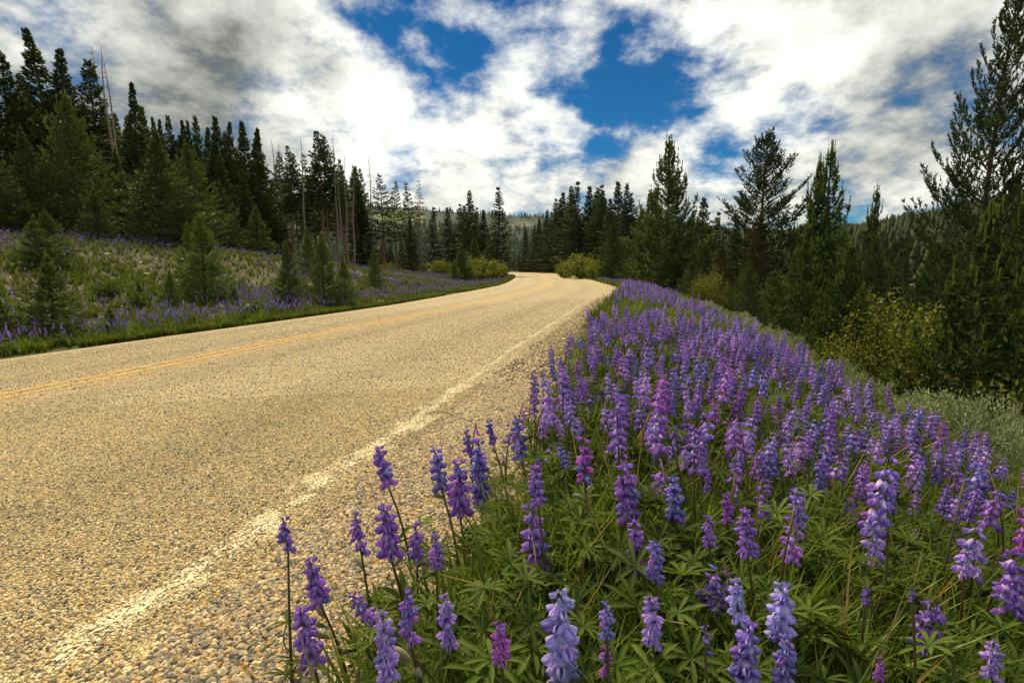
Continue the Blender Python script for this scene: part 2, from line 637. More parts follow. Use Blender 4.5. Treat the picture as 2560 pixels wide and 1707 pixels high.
mountain_mat, t, b = material('mountain_slope')
geo = t.node('ShaderNodeNewGeometry')
pos = geo.outputs['Position']
n1, n2 = t.noise(pos, .006, 6, .6), t.noise(pos, .05, 4, .6)
c = t.mix(n2, (.018, .034, .019), (.030, .050, .025))
mead = at(915, 520, 1150)
scree = at(1195, 530, 1150)
for cpt, r, colr, thr in ((mead, 120, (.12, .15, .035), .68), (scree, 100, (.16, .135, .10), .92)):
    dd = t.vmath('DISTANCE', t.vmath('MULTIPLY', pos, (1, .45, 1)), tuple(np.array(cpt) * (1, .45, 1)), out=1)
    fm = t.math('ADD', t.rng(dd, r, 0), t.math('MULTIPLY', t.math('SUBTRACT', t.math('ADD', n1, n2), 1.0), .9))
    c = t.mix(t.rng(fm, thr - .2, thr + .1), c, colr)
t.put(b.inputs['Base Color'], c)
b.inputs['Roughness'].default_value = 1
far_hill, far_h = hill('mountain', [(120, 470), (500, 455), (700, 465), (870, 478), (950, 484), (1060, 492), (1180, 499), (1250, 502), (1400, 505), (1560, 515), (1720, 545), (1850, 590)], 420, 1400, mountain_mat, base=-5, power=1.25)
slope_mat, t, b = material('wooded_slope')
geo = t.node('ShaderNodeNewGeometry')
n2 = t.noise(geo.outputs['Position'], .08, 4, .6)
t.put(b.inputs['Base Color'], t.mix(n2, (.022, .034, .012), (.050, .062, .018)))
near_hill, near_h = hill('wooded_hill', [(1500, 600), (1640, 590), (1760, 572), (1860, 562), (1950, 554), (2050, 540), (2150, 522), (2250, 500), (2352, 470), (2500, 425), (2800, 360), (3400, 270)], 95, 430, slope_mat, base=-5.5, power=.9)


# ------------------------------------------------------------------ conifers
def bark(name, c0, c1):
    m, t, b = material(name)
    tcn = t.node('ShaderNodeTexCoord')
    v = t.vmath('MULTIPLY', tcn.outputs['Object'], (40, 40, 9))
    n = t.noise(v, 1.0, 5, .65)
    t.put(b.inputs['Base Color'], t.mix(n, c0, c1))
    b.inputs['Roughness'].default_value = .95
    bp = t.node('ShaderNodeBump')
    bp.inputs['Strength'].default_value = .8
    bp.inputs['Distance'].default_value = .02
    t.put(bp.inputs['Height'], n)
    t.l.new(bp.outputs[0], b.inputs['Normal'])
    return m


bark_red = bark('bark_reddish', (.10, .055, .030), (.28, .16, .09))
bark_dark = bark('bark_dark', (.035, .026, .018), (.11, .08, .055))
bark_grey = bark('dead_wood', (.11, .085, .065), (.30, .24, .19))


def needle_mat(name, dark, fresh, vary=.35, trans=.20):
    def colr(t):
        oi = t.node('ShaderNodeObjectInfo')
        c = t.mix(attr(t, 'col', out=0), dark, fresh)     # older needles to new growth
        v = t.rng(oi.outputs['Random'], 0, 1, 1 - vary, 1 + vary, smooth=False)
        return t.vmath('SCALE', c, scale=v)
    return leafy(name, colr, trans, .65, .2, (1.2, 1.2, .6))


nd_pine = needle_mat('pine_needles', (.013, .031, .008), (.115, .155, .022))
nd_dark = needle_mat('dark_pine_needles', (.011, .026, .008), (.070, .100, .018))
nd_spruce = needle_mat('spruce_needles', (.012, .028, .009), (.085, .115, .022))
nd_young = needle_mat('young_pine_needles', (.019, .046, .010), (.165, .215, .030))
nd_brown = needle_mat('brownish_needles', (.035, .040, .012), (.13, .105, .026))
nd_dead = needle_mat('dead_needles', (.05, .042, .030), (.13, .10, .07), .2, .0)


def needles(P, D, L, m, nl, nw, spread, rng, fresh, ns=None):
    """P, D, L: root, direction and length of each twig; m needle tufts on each"""
    n = len(P)
    ns = np.ones(n) if ns is None else ns
    P, D, L, fresh, ns = (np.repeat(q, m, axis=0) for q in (P, D, L, fresh, ns))
    tt = rng.uniform(0, 1, n * m) ** .8
    r = rng.normal(size=(n * m, 3))
    r -= (r * D).sum(1)[:, None] * D
    r /= np.linalg.norm(r, axis=1)[:, None] + 1e-9
    s = np.radians(spread) * rng.uniform(.6, 1.25, n * m)
    d = D * np.cos(s)[:, None] + r * np.sin(s)[:, None]
    sd = np.cross(d, rng.normal(size=(n * m, 3)))
    sd /= np.linalg.norm(sd, axis=1)[:, None] + 1e-9
    ln = nl * ns * rng.uniform(.7, 1.2, n * m)
    base = P + D * (L * tt)[:, None]
    w = (nw * (.4 + .6 * ns) * rng.uniform(.7, 1.3, n * m))[:, None] * sd
    V = np.stack([base - w, base + w, base + d * ln[:, None]], 1).reshape(-1, 3)
    f = np.clip(fresh + rng.uniform(-.15, .15, n * m) + .25 * (tt > .8), 0, 1)
    return V, np.repeat(f, 3)


def conifer(name, seed, H=10.0, R=2.0, t0=.05, whorls=24, nb=5, e0=5, e1=55, curl=25, bare=.15, twigs=7, tw=.38, m=7, nl=.16, nw=.03,
            spread=38, prof='cone', gaps=0.0, trunk_r=.13, mat=nd_pine, bmat=bark_dark, candles=0, lean=.0, fresh0=.15, droop_tw=0.0, stubs=0, tip_up=.25, gap_top=0.0, tw_top=1.0):
    rng = np.random.default_rng(seed)
    g = Geo()
    bend = rng.normal(size=2) * .012 * H
    zz = np.linspace(0, H, 9)
    axis = lambda z: np.stack([bend[0] * np.sin(z / H * 3) + lean * z, bend[1] * np.sin(z / H * 2.3), z], -1)
    top_stop = .97
    g.tube(axis(zz * top_stop), trunk_r * (1 - zz / H) ** .8 + .012, 7)
    P, D, L, Fr, Ns = [], [], [], [], []
    cP, cD, cL = [], [], []
    for k in range(whorls):
        u = (k + rng.uniform(-.3, .3)) / whorls
        tz = np.clip(t0 + (1 - t0) * u ** 1.0, t0, .985)
        rel = (tz - t0) / (1 - t0)
        if prof == 'cone':
            w_ = (1 - rel) ** 1.0 * min(1, .55 + rel * 4)
        elif prof == 'round':
            w_ = (1 - rel) ** .72 * min(1, .5 + rel * 3)
        elif prof == 'column':
            w_ = (1 - rel ** 1.6) * min(1, .6 + rel * 2)
        elif prof == 'open':
            w_ = (np.sin(np.pi * (.22 + .76 * rel)) ** .8) * (1 - .25 * rel)
        else:
            w_ = (1 - rel) ** .75
        el0 = np.radians(e0 + (e1 - e0) * rel)
        az0 = rng.uniform(0, 6.28)
        for q in range(nb):
            if rng.uniform() < gaps + gap_top * rel:
                continue
            az = az0 + q * 2 * np.pi / nb + rng.normal() * .25
            Lb = R * w_ * rng.uniform(.58, 1.2) + .010 * H
            z0 = tz * H + rng.normal() * .006 * H
            s = np.linspace(0, 1, 6)
            el = el0 + np.radians(curl) * (s - .3) + rng.normal() * .07
            step = np.stack([np.cos(el) * np.cos(az), np.cos(el) * np.sin(az), np.sin(el)], 1) * Lb / 5
            pts = np.concatenate([[axis(np.array(z0))], axis(np.array(z0)) + np.cumsum(step[1:], 0)])
            br = trunk_r * .16 * (1 - rel * .6) + .004
            g.tube(pts, np.linspace(br, br * .3, 6), 3, cap=False)
            nt = max(2, int(round(twigs * (.35 + .65 * w_))))
            fs = bare + (1 - bare) * (np.arange(nt) + rng.uniform(.1, .9, nt)) / nt
            ip = fs * 5
            a0 = np.clip(ip.astype(int), 0, 4)
            fr = (ip - a0)[:, None]
            pp = pts[a0] * (1 - fr) + pts[a0 + 1] * fr
            td = pts[a0 + 1] - pts[a0]
            td /= np.linalg.norm(td, axis=1)[:, None]
            side = np.cross(td, [0, 0, 1.0])
            side /= np.linalg.norm(side, axis=1)[:, None] + 1e-9
            sg = np.where(np.arange(nt) % 2 == 0, 1.0, -1.0)[:, None]
            dd = td * .75 + side * sg * rng.uniform(.5, 1.1, (nt, 1)) + np.array([0, 0, 1]) * (tip_up - droop_tw + rng.normal(0, .18, (nt, 1)))
            dd /= np.linalg.norm(dd, axis=1)[:, None]
            ll = tw * (1 + (tw_top - 1) * rel) * Lb * (1.15 - .75 * fs) * rng.uniform(.7, 1.2, nt) + nl * .3 * (1 - .7 * rel)
            nsv = 1 - .62 * rel ** 1.5
            Ns.append(np.full(nt, nsv)), Ns.append(np.array([nsv]))
            P.append(pp), D.append(dd), L.append(ll), Fr.append(fresh0 + rng.uniform(0, .3, nt) * fs ** 2)
            ed = pts[-1] - pts[-2]
            ed /= np.linalg.norm(ed)
            ed = ed + np.array([0, 0, tip_up])
            ed /= np.linalg.norm(ed)
            P.append(pts[-2:-1]), D.append(ed[None]), L.append(np.array([Lb * .22 + nl * .4])), Fr.append(np.array([fresh0 + .3]))
            if candles and rng.uniform() < candles:
                cP.append(pts[-1] + ed * Lb * .04), cD.append(np.array([ed[0] * .25, ed[1] * .25, 1.0]) / np.linalg.norm([ed[0] * .25, ed[1] * .25, 1.0])), cL.append(rng.uniform(.020, .042) * H * (.6 + rel))
    # leader
    tp = axis(np.array(H * top_stop))
    P.append(axis(np.array([H * .93]))), D.append(np.array([[0, 0, 1.0]])), L.append(np.array([H * .07])), Fr.append(np.array([fresh0 + .2])), Ns.append(np.array([.30]))
    P, D, L, Fr = np.concatenate(P), np.concatenate(D), np.concatenate(L), np.concatenate(Fr)
    V, fr = needles(P, D, L, m, nl, nw, spread, rng, Fr, np.concatenate(Ns))
    for q in range(stubs):
        z0 = rng.uniform(.08, t0 + .1) * H
        az = rng.uniform(0, 6.28)
        l = rng.uniform(.25, .8) * R * .8
        s = np.linspace(0, 1, 4)[:, None]
        g.tube(axis(np.array(z0)) + s * l * np.array([np.cos(az), np.sin(az), -.15 + .3 * rng.uniform()]), np.linspace(.016, .005, 4), 3, cap=False)
    colr = np.ones((len(V), 4))
    colr[:, :3] = fr[:, None]
    crown = mesh(name + '_crown', V, np.arange(len(V)).reshape(-1, 3), mat, {'col': ('FLOAT_COLOR', colr)})
    trunk = g.build(name + '_trunk', bmat)
    cand = None
    if candles:
        cP.append(tp - np.array([0, 0, .02 * H])), cD.append(np.array([0, 0, 1.0])), cL.append(.075 * H)
        for q in range(4):
            a = rng.uniform(0, 6.28)
            cP.append(tp - np.array([0, 0, .05 * H])), cD.append(np.array([.3 * np.cos(a), .3 * np.sin(a), 1.0]) / 1.044), cL.append(.045 * H)
        cV, cf = needles(np.array(cP), np.array(cD), np.array(cL), 16, nl * .55, nw * .7, 16, rng, np.full(len(cP), .85))
        cc = np.ones((len(cV), 4))
        cc[:, :3] = cf[:, None]
        cand = mesh(name + '_shoots', cV, np.arange(len(cV)).reshape(-1, 3), mat, {'col': ('FLOAT_COLOR', cc)})
    return dict(trunk=trunk, crown=crown, shoots=cand, H=H, R=R)


def snag(name, seed, H=10.0, nb=60, R=.7, t0=.3, fork=False, fine=True):
    rng = np.random.default_rng(seed)
    g, h = Geo(), Geo()
    zz = np.linspace(0, H, 10)
    bx = rng.normal() * .012
    ax = lambda z: np.array([bx * z + .05 * np.sin(z), .04 * np.sin(z * 1.3 + 1), z])
    g.tube(np.array([ax(z) for z in zz]), .085 * (1 - zz / H) ** .9 + .010, 7)
    for k in range(nb):
        u = rng.uniform(t0, .97)
        az = rng.uniform(0, 6.28)
        l = R * (1.15 - u) * rng.uniform(.4, 1.2)
        s = np.linspace(0, 1, 5)[:, None]
        d = np.array([np.cos(az), np.sin(az), rng.uniform(-.5, .25)])
        pts = ax(u * H) + s * l * d + np.array([0, 0, .25]) * l * s ** 2
        h.tube(pts, np.linspace(.014, .004, 5), 3, cap=False)
        if fine:
            for q in range(2):
                p = pts[rng.integers(2, 5)]
                d2 = d * .6 + rng.normal(size=3) * .5
                h.tube(np.array([p, p + d2 * l * .18, p + d2 * l * .34 + [0, 0, -.03]]), [.007, .005, .003], 3, cap=False)
    return dict(trunk=g.build(name + '_trunk', bark_grey), limbs=h.build(name + '_limbs', bark_grey), H=H, R=R)


PROTO = {
    'lodge': [conifer('lodge', 1, 16, 2.3, .08, 38, 6, 0, 60, 28, .08, 9, .44, 6, .34, .075, prof='cone', gaps=.08),
              conifer('lodge', 2, 16, 2.1, .10, 36, 6, -5, 58, 34, .08, 9, .46, 6, .34, .075, prof='round', gaps=.10),
              conifer('lodge', 3, 16, 2.0, .16, 34, 6, -8, 60, 40, .08, 8, .48, 6, .34, .075, prof='cone', gaps=.12)],
    'bushy': [conifer('bushy', 4, 9, 2.9, .015, 32, 7, -12, 62, 38, .10, 14, .40, 8, .20, .038, prof='round', gaps=.05, candles=.25, mat=nd_pine, fresh0=.26, tip_up=.35),
              conifer('bushy', 5, 9, 2.6, .015, 31, 7, -8, 66, 42, .10, 14, .42, 8, .20, .038, prof='cone', gaps=.05, candles=.3, mat=nd_pine, fresh0=.30, tip_up=.35)],
    'stand': [conifer('stand', 6, 16, 1.6, .46, 26, 5, -10, 50, 30, .08, 8, .48, 6, .30, .065, prof='cone', gaps=.12, bmat=bark_red, stubs=24, trunk_r=.10),
              conifer('stand', 7, 16, 1.4, .55, 22, 5, -14, 45, 35, .08, 8, .50, 6, .30, .065, prof='round', gaps=.15, bmat=bark_red, stubs=30, trunk_r=.10),
              conifer('stand', 8, 16, 1.3, .36, 26, 5, -18, 48, 26, .08, 7, .48, 6, .28, .065, prof='column', gaps=.25, bmat=bark_red, stubs=26, trunk_r=.10)],
    'young': [conifer('young', 9, 3.0, 1.0, .02, 19, 7, -6, 66, 42, .08, 13, .42, 11, .095, .013, prof='cone', gaps=.04, candles=.5, mat=nd_young, trunk_r=.04, fresh0=.2, tip_up=.4),
              conifer('young', 10, 3.0, .9, .02, 18, 7, -8, 64, 46, .08, 13, .44, 11, .095, .013, prof='round', gaps=.06, candles=.5, mat=nd_young, trunk_r=.04, fresh0=.2, tip_up=.4),
              conifer('young', 11, 3.0, .85, .02, 17, 7, 2, 70, 36, .08, 12, .46, 11, .10, .013, prof='cone', gaps=.03, candles=.6, mat=nd_young, trunk_r=.035, fresh0=.26, tip_up=.5)],
    'spruce': [conifer('spruce', 12, 14, 1.9, .02, 40, 7, -18, 48, 18, .08, 8, .38, 6, .27, .065, prof='cone', gaps=.03, mat=nd_spruce, trunk_r=.12),
               conifer('spruce', 13, 14, 1.7, .03, 38, 6, -22, 46, 22, .08, 8, .40, 6, .27, .065, prof='cone', gaps=.08, mat=nd_spruce, trunk_r=.12),
               conifer('spruce', 14, 14, 1.6, .02, 40, 7, -10, 55, 20, .08, 8, .40, 6, .27, .065, prof='column', gaps=.06, mat=nd_spruce, trunk_r=.12)],
    'open': [conifer('open', 15, 12, 3.2, .10, 40, 6, -18, 56, 56, .18, 15, .37, 18, .18, .026, spread=38, prof='round', gaps=.16, trunk_r=.13, mat=nd_dark, tip_up=.6),
             conifer('open', 16, 12, 2.9, .16, 34, 6, -10, 50, 40, .16, 16, .38, 20, .20, .030, spread=40, prof='open', gaps=.20, trunk_r=.13, mat=nd_dark, tip_up=.35)],
    'candle': [conifer('candle', 17, 6, 1.8, .02, 24, 7, 0, 56, 66, .12, 12, .40, 17, .15, .019, spread=46, prof='round', gaps=.05, gap_top=.10, tw_top=.6, candles=.9, mat=nd_young, trunk_r=.06, fresh0=.05, tip_up=.6),
               conifer('candle', 18, 6, 1.6, .02, 22, 6, 6, 58, 62, .14, 11, .40, 17, .15, .019, spread=46, prof='round', gaps=.08, gap_top=.12, tw_top=.6, candles=.95, mat=nd_young, trunk_r=.06, fresh0=.05, tip_up=.6)],
    'brown': [conifer('brown', 19, 8, 2.3, .02, 30, 7, -8, 60, 34, .10, 13, .40, 8, .19, .038, prof='round', gaps=.08, mat=nd_brown, trunk_r=.09, tip_up=.3)],
    'dead_spruce': [conifer('dead_spruce', 20, 14, 1.5, .12, 32, 6, -30, 10, 10, .1, 6, .4, 4, .24, .045, prof='cone', gaps=.1, mat=nd_dead, bmat=bark_grey, droop_tw=.5, trunk_r=.11)],
    'snag': [snag('snag', 21), snag('snag', 22, nb=90, R=1.0, t0=.15), snag('snag', 23, nb=40, R=.5)],
}
NAMES = dict(lodge='pine_tree', bushy='pine_tree', stand='pine_tree', young='young_pine', spruce='spruce_tree', open='pine_tree',
             candle='young_pine', brown='pine_tree', dead_spruce='dead_spruce', snag='dead_tree')
CATS = dict(lodge='pine tree', bushy='pine tree', stand='pine tree', young='young pine', spruce='spruce tree', open='pine tree',
            candle='young pine', brown='pine tree', dead_spruce='dead tree', snag='dead tree')
tree_count = [0]


def plant_tree(typ, X, Y, H, hw, label, group=None, sink=.08, lean=(0, 0), var=None):
    tree_count[0] += 1
    k = tree_count[0]
    ps = PROTO[typ]
    p = ps[(var if var is not None else k) % len(ps)]
    s = H / p['H']
    hw = hw * {'lodge': 2.2, 'spruce': 1.9, 'stand': 1.25, 'young': 1.2}.get(typ, 1.12)
    sx = s if hw is None else .3 * s + .7 * min(max(hw / p['R'], .6 * s), 2.0 * s) if typ != 'snag' else s
    e = obj(NAMES[typ], None, None, (X, Y, gz(X, Y) - sink), (lean[0], lean[1], (k * 2.399) % 6.283), (sx, sx, s))
    tag(e, label, CATS[typ], group)
    obj('trunk', p['trunk'], e)
    if 'crown' in p:
        obj('crown', p['crown'], e)
    if p.get('shoots'):
        obj('candle_shoots', p['shoots'], e)
    if p.get('limbs'):
        kind(obj('limbs', p['limbs'], e), 'stuff')
    return e


def tree(typ, x, ytop, Y, hw, label, group=None, var=None, lean=(0, 0)):
    """x, ytop: the tip in the photograph; hw: half width there; Y: how far away it stands"""
    p = at(x, ytop, Y)
    H = p[2] - gz(p[0], Y)
    hwm = hw * K / F * Y * 1.03
    return plant_tree(typ, p[0], Y, H, hwm, label, group, lean=lean, var=var)


G_L = 'tall conifers along the back of the left meadow'
G_M = 'young pines growing on the left meadow'
G_D = 'standing dead trees in the left stand'
G_C = 'conifers left of the road bend'
G_R = 'conifers right of the road bend'
G_E = 'pines beyond the lupine bank'
# left stand, skyline trees
tree('lodge', -60, 150, 36, 70, 'dark pine whose crown is cut by the left frame edge', G_L, 0)
tree('lodge', 4, 120, 33, 62, 'dark pine with blunt top just left of the tallest stand pine', G_L, 1)
tree('lodge', 47, 64, 34, 58, 'tallest dark pine on the far-left skyline, with upswept branch tips', G_L, 2)
tree('lodge', 140, 108, 35, 48, 'second tallest skyline pine, dense cone between tallest pine and dead spires', G_L, 0)
tree('lodge', 206, 138, 36, 46, 'dense skyline pine touching the left of three dead spires', G_L, 1)
tree('snag', 211, 102, 36, 20, 'leftmost and thinnest of three bare dead spires above the stand', G_D, 0)
tree('snag', 233, 104, 33.5, 20, 'middle bare dead spire rising above the left stand', G_D, 2)
tree('snag', 256, 128, 33, 22, 'bare dead spire on a reddish trunk leaning over dark pines', G_D, 1, lean=(0, -.02))
tree('lodge', 290, 180, 37, 30, 'sparse-topped skyline pine right of the three dead spires', G_L, 2)
tree('lodge', 318, 238, 40, 34, 'dark pine shouldering the sparse-topped pine on its right', G_L, 0)
for x, y, yy, hw, lab in ((341, 265, 42, 18, 'small rounded pine top first in the low skyline row'), (366, 270, 45, 18, 'small pine top second in the low skyline row'),
                          (386, 264, 46, 18, 'narrow pine top third in the low skyline row'), (407, 270, 45, 20, 'blunt pine top fourth in the low skyline row'),
                          (427, 272, 46, 20, 'pine top fifth in the low skyline row'), (447, 266, 47, 20, 'pine top sixth in the low skyline row'),
                          (472, 286, 47, 26, 'pine with lumpy top leaning on the two-headed pine'), (488, 262, 45, 34, 'two-headed pine highest in the low skyline row'),
                          (514, 302, 46, 26, 'drooping-sided pine just right of the two-headed pine'), (534, 275, 47, 26, 'left one of the close pair of dark pines before the snags'),
                          (552, 274, 46, 34, 'right one of the close pair of dark pines before the snags'), (588, 310, 50, 22, 'slim pine tucked between the dark pair and narrow spire'),
                          (603, 292, 48, 28, 'narrow spire pine right of the close dark pair')):
    tree('lodge', x, y, yy, hw, lab, G_L)
tree('snag', 623, 315, 50, 12, 'left of two short dead tops beside the narrow spire pine', G_D)
tree('snag', 634, 320, 51, 12, 'right of two short dead tops beside the narrow spire pine', G_D)
for x, y, yy, hw, lab, v in ((655, 330, 50, 26, 'leftmost bare-boled pine of the open stand with reddish trunks', 0), (673, 352, 52, 22, 'short crowned pine between two reddish bare boles', 1),
                             (700, 350, 51, 24, 'bare-boled pine under the tallest crown of the open stand', 2), (726, 295, 50, 42, 'tallest and broadest crown of the open red-trunked stand', 0),
                             (742, 312, 51, 30, 'pine crown leaning against the tallest crown of the open stand', 1), (768, 345, 52, 20, 'thin crown between dead poles of the open stand', 2),
                             (783, 362, 53, 20, 'slim dark crown last in the open red-trunked stand', 0), (640, 352, 54, 22, 'low crown behind the two short dead tops', 1)):
    tree('stand', x, y, yy, hw, lab, G_L, v)
tree('snag', 688, 310, 48, 16, 'dead pole with reddish trunk left of the tallest open-stand crown', G_D, 2)
tree('snag', 765, 308, 50, 14, 'bare grey pole right of the tallest open-stand crown', G_D, 0)
tree('snag', 788, 352, 50, 16, 'dead twiggy pole at right end of the open stand', G_D, 1)
tree('snag', 803, 374, 50, 20, 'leaning dead pole with forked twigs at open stand edge', G_D, 0, lean=(0, .03))
tree('snag', 776, 372, 49, 14, 'slender dead pole close behind the twiggy pole', G_D, 2)
tree('spruce', 826, 424, 58, 26, 'dark dense spruce standing first beyond the open stand', G_C, 2)
tree('snag', 848, 360, 58, 18, 'tall dead spire with short side twigs above dark spruce', G_D, 1)
tree('stand', 873, 396, 58, 28, 'ragged live pine just right of the tall dead spire', G_C, 2)
tree('stand', 910, 414, 64, 22, 'left tree of the sparse pair before the mountain meadow', G_C, 2)
tree('stand', 929, 416, 64, 20, 'right thin drooping tree of the sparse pair', G_C, 2)
tree('dead_spruce', 958, 410, 60, 24, 'grey dead spruce with drooping branches standing alone', None)
tree('spruce', 939, 494, 60, 12, 'short narrow dark spruce at left foot of grey dead spruce', G_C, 2)
for x, y, yy, hw, lab, v in ((1000, 472, 74, 22, 'slim spruce starting the clump left of the bend', 1), (1026, 474, 78, 24, 'second spruce of the clump left of the bend', 0),
                             (1049, 464, 76, 22, 'third spruce of the clump left of the bend', 1), (1075, 436, 72, 26, 'pointed tall spruce in middle of the clump', 0),
                             (1064, 470, 78, 20, 'spruce half hidden left of the pointed middle spruce', 2), (1095, 472, 76, 18, 'short spruce right of the pointed middle spruce', 1),
                             (1112, 480, 74, 20, 'short spruce touching the big bend spruce', 2), (1133, 425, 68, 30, 'big shaggy spruce standing tallest left of the bend', 1)):
    tree('spruce', x, y, yy, hw, lab, G_C, v)
tree('candle', 1060, 560, 44, 40, 'yellowish bushy pine in front of the bend clump', G_C, 0)
tree('bushy', 1090, 540, 50, 44, 'broad green pine below the pointed middle spruce', G_C, 1)
tree('bushy', 1042, 600, 42, 26, 'low dark pine on the verge below the bend clump', G_C, 0)
tree('bushy', 1120, 560, 52, 32, 'rounded pine beside the roadside willow left of the bend', G_C, 1)
# left bushy front row
tree('bushy', 150, 222, 26, 105, 'very large bushy pine in front of the far-left skyline', G_L, 0)
tree('bushy', 42, 290, 24, 100, 'broad bushy pine at the left frame edge above meadow', G_L, 1)
tree('bushy', -30, 330, 22, 90, 'bushy dark pine mostly outside the left frame edge', G_L, 0)
tree('bushy', 350, 300, 27, 130, 'widest bushy pine of the front row with yellowish tips', G_L, 1)
tree('bushy', 428, 330, 30, 80, 'bushy pine leaning on the widest front-row pine', G_L, 0)
tree('bushy', 265, 340, 28, 80, 'dark bushy pine between the two largest front-row pines', G_L, 1)
tree('young', 213, 428, 23, 52, 'slim young pine standing before the largest bushy pine', G_L, 0)
tree('bushy', 505, 420, 34, 60, 'bushy dark pine at the right end of the front row', G_L, 0)
tree('young', 588, 468, 34, 46, 'bright young pine at the foot of the red-trunked stand', G_L, 2)
# interior of the stand: nothing tells these apart
rg = np.random.default_rng(5)
for q in range(60):
    x = rg.uniform(-120, 640)
    Y = rg.uniform(36, 52) + max(0, x - 300) * .02
    yt = np.interp(x, [-120, 50, 300, 400, 640], [170, 165, 262, 302, 345]) + rg.uniform(0, 80)
    tree('lodge' if rg.uniform() < .75 else 'spruce', x, yt, Y, 48, 'dark conifer deep inside the shaded left stand behind the front rows', 'conifers inside the left stand')
for q in range(16):
    x = rg.uniform(620, 830)
    tree('stand', x, rg.uniform(375, 440), rg.uniform(54, 66), 22, 'slender red-trunked pine deep inside the open stand', 'pines inside the open stand')
for q in range(12):
    x = rg.uniform(840, 1150)
    tree('spruce', x, rg.uniform(520, 560), rg.uniform(88, 120), 24, 'small dark spruce in the far tree line behind the meadow', 'far tree line behind the meadow')
# young pines on the meadow
for x, y, yy, hw, lab, v in ((75, 488, 15, 62, 'left head of the two young pines at upper left meadow', 0), (100, 478, 15.6, 62, 'taller candle-topped young pine at upper left meadow', 1),
                             (104, 572, 8.6, 96, 'nearest wide young pine on the left meadow with dark skirt', 0), (455, 492, 14.5, 70, 'big candle-topped young pine at the middle of the meadow', 1),
                             (426, 506, 15.8, 54, 'young pine behind left of the big candle-topped one', 2), (388, 612, 13, 34, 'low sprawling young pine left of the big candle-topped one', 0),
                             (655, 552, 15, 40, 'neat cone-shaped young pine left of the dark roadside pair', 1), (702, 518, 24, 34, 'paler young pine behind the dark roadside pair', 2),
                             (736, 530, 15.5, 40, 'taller left one of the dark roadside pair of young pines', 1), (786, 580, 15.5, 36, 'shorter right one of the dark roadside pair of young pines', 0),
                             (858, 562, 22, 30, 'young pine alone before the dead spire near the road', 2), (249, 692, 9.4, 40, 'knee-high pine bush on the rocky lower meadow', 0),
                             (537, 652, 14, 26, 'tiny pine right of the big candle-topped one', 1), (-10, 662, 8.2, 52, 'small dark pine cut by the left frame edge', 0),
                             (318, 640, 13.5, 20, 'tiny pine seedling among pale stones', 2)):
    tree('young', x, y, yy, hw, lab, G_M, v)
# right of the bend
for x, y, yy, hw, lab, v in ((1206, 522, 112, 14, 'shortest spruce at left end of the stand right of the bend', 0), (1222, 516, 108, 16, 'second spruce from the bend in the right-hand stand', 1),
                             (1241, 500, 104, 18, 'third spruce from the bend in the right-hand stand', 2), (1258, 480, 98, 22, 'fourth spruce from the bend, starting the tall wall', 0),
                             (1276, 452, 94, 24, 'fifth spruce from the bend, on the rising skyline', 1), (1296, 440, 90, 26, 'sixth spruce from the bend, on the rising skyline', 2),
                             (1316, 426, 86, 28, 'spruce left of the highest crown in the right-hand stand', 0), (1336, 412, 82, 30, 'highest crown of the dense stand right of the bend', 1),
                             (1354, 426, 84, 26, 'spruce right of the highest crown in the right-hand stand', 2), (1376, 430, 80, 26, 'notched spruce before the twin crowns', 0),
                             (1394, 420, 78, 26, 'left twin crown of the right-hand stand', 1), (1416, 415, 76, 28, 'right twin crown of the right-hand stand', 2),
                             (1440, 420, 74, 26, 'spruce after the twin crowns', 0), (1454, 440, 74, 22, 'last sloping spruce of the dense right-hand stand', 1),
                             (1484, 440, 60, 24, 'pine crown just left of the big candelabra pine', 2), (1504, 428, 58, 24, 'pine crown half behind the big candelabra pine', 0),
                             (1616, 452, 44, 34, 'rounded pine right of the big candelabra pine', 1), (1592, 480, 46, 30, 'pine behind right shoulder of the candelabra pine', 2)):
    tree('spruce' if x < 1460 else 'lodge', x, y, yy, hw, lab, G_R, v)
for q in range(14):
    x = rg.uniform(1255, 1480)
    tree('spruce', x, rg.uniform(436, 505), rg.uniform(84, 112) if x < 1400 else rg.uniform(60, 80), 26, 'dark spruce filling the dense stand right of the bend', 'spruces filling the right-hand stand')
for q in range(9):
    x = 1150 + q * 10 + rg.uniform(-4, 4)
    tree('spruce', x, rg.uniform(572, 588), rg.uniform(150, 190), 14, 'tiny far spruce closing the view where the road disappears', 'far spruces where the road disappears')
tree('bushy', 1410, 500, 44, 46, 'bushy pine with pale tips left of the candelabra pine', G_E, 1)
tree('candle', 1536, 322, 27, 118, 'big candelabra pine with upright shoots right of the bend', G_E, 0)
tree('bushy', 1470, 545, 32, 60, 'dark bushy pine at the left foot of the candelabra pine', G_E, 0)
tree('bushy', 1555, 520, 25, 80, 'dark bushy pine in front of the candelabra pine', G_E, 1)
tree('bushy', 1620, 560, 24, 70, 'bushy pine behind the pale roadside willow', G_E, 0)
tree('spruce', 1656, 480, 40, 24, 'small pointed pine between candelabra and open-crowned pines', G_E, 1)
tree('lodge', 1690, 500, 34, 34, 'dark pine at left foot of the open-crowned pine', G_E, 0)
tree('open', 1765, 310, 30, 112, 'open-crowned pine with flat layered branches on skyline', G_E, 1)
tree('brown', 1742, 490, 21, 78, 'brownish bushy pine below the open-crowned pine', G_E, 0)
tree('brown', 1660, 560, 22, 60, 'brownish pine half hidden left of the larger brownish pine', G_E, 0)
tree('candle', 1908, 344, 24, 104, 'pine with two upright leaders right of the open-crowned pine', G_E, 1)
tree('candle', 1882, 372, 24.6, 56, 'left leader stem crowding the two-leader pine', G_E, 0)
tree('bushy', 1850, 520, 21, 80, 'dark bushy pine below the two-leader pine', G_E, 1)
tree('candle', 2017, 438, 30, 60, 'small candle-topped pine alone on the hill skyline', G_E, 1)
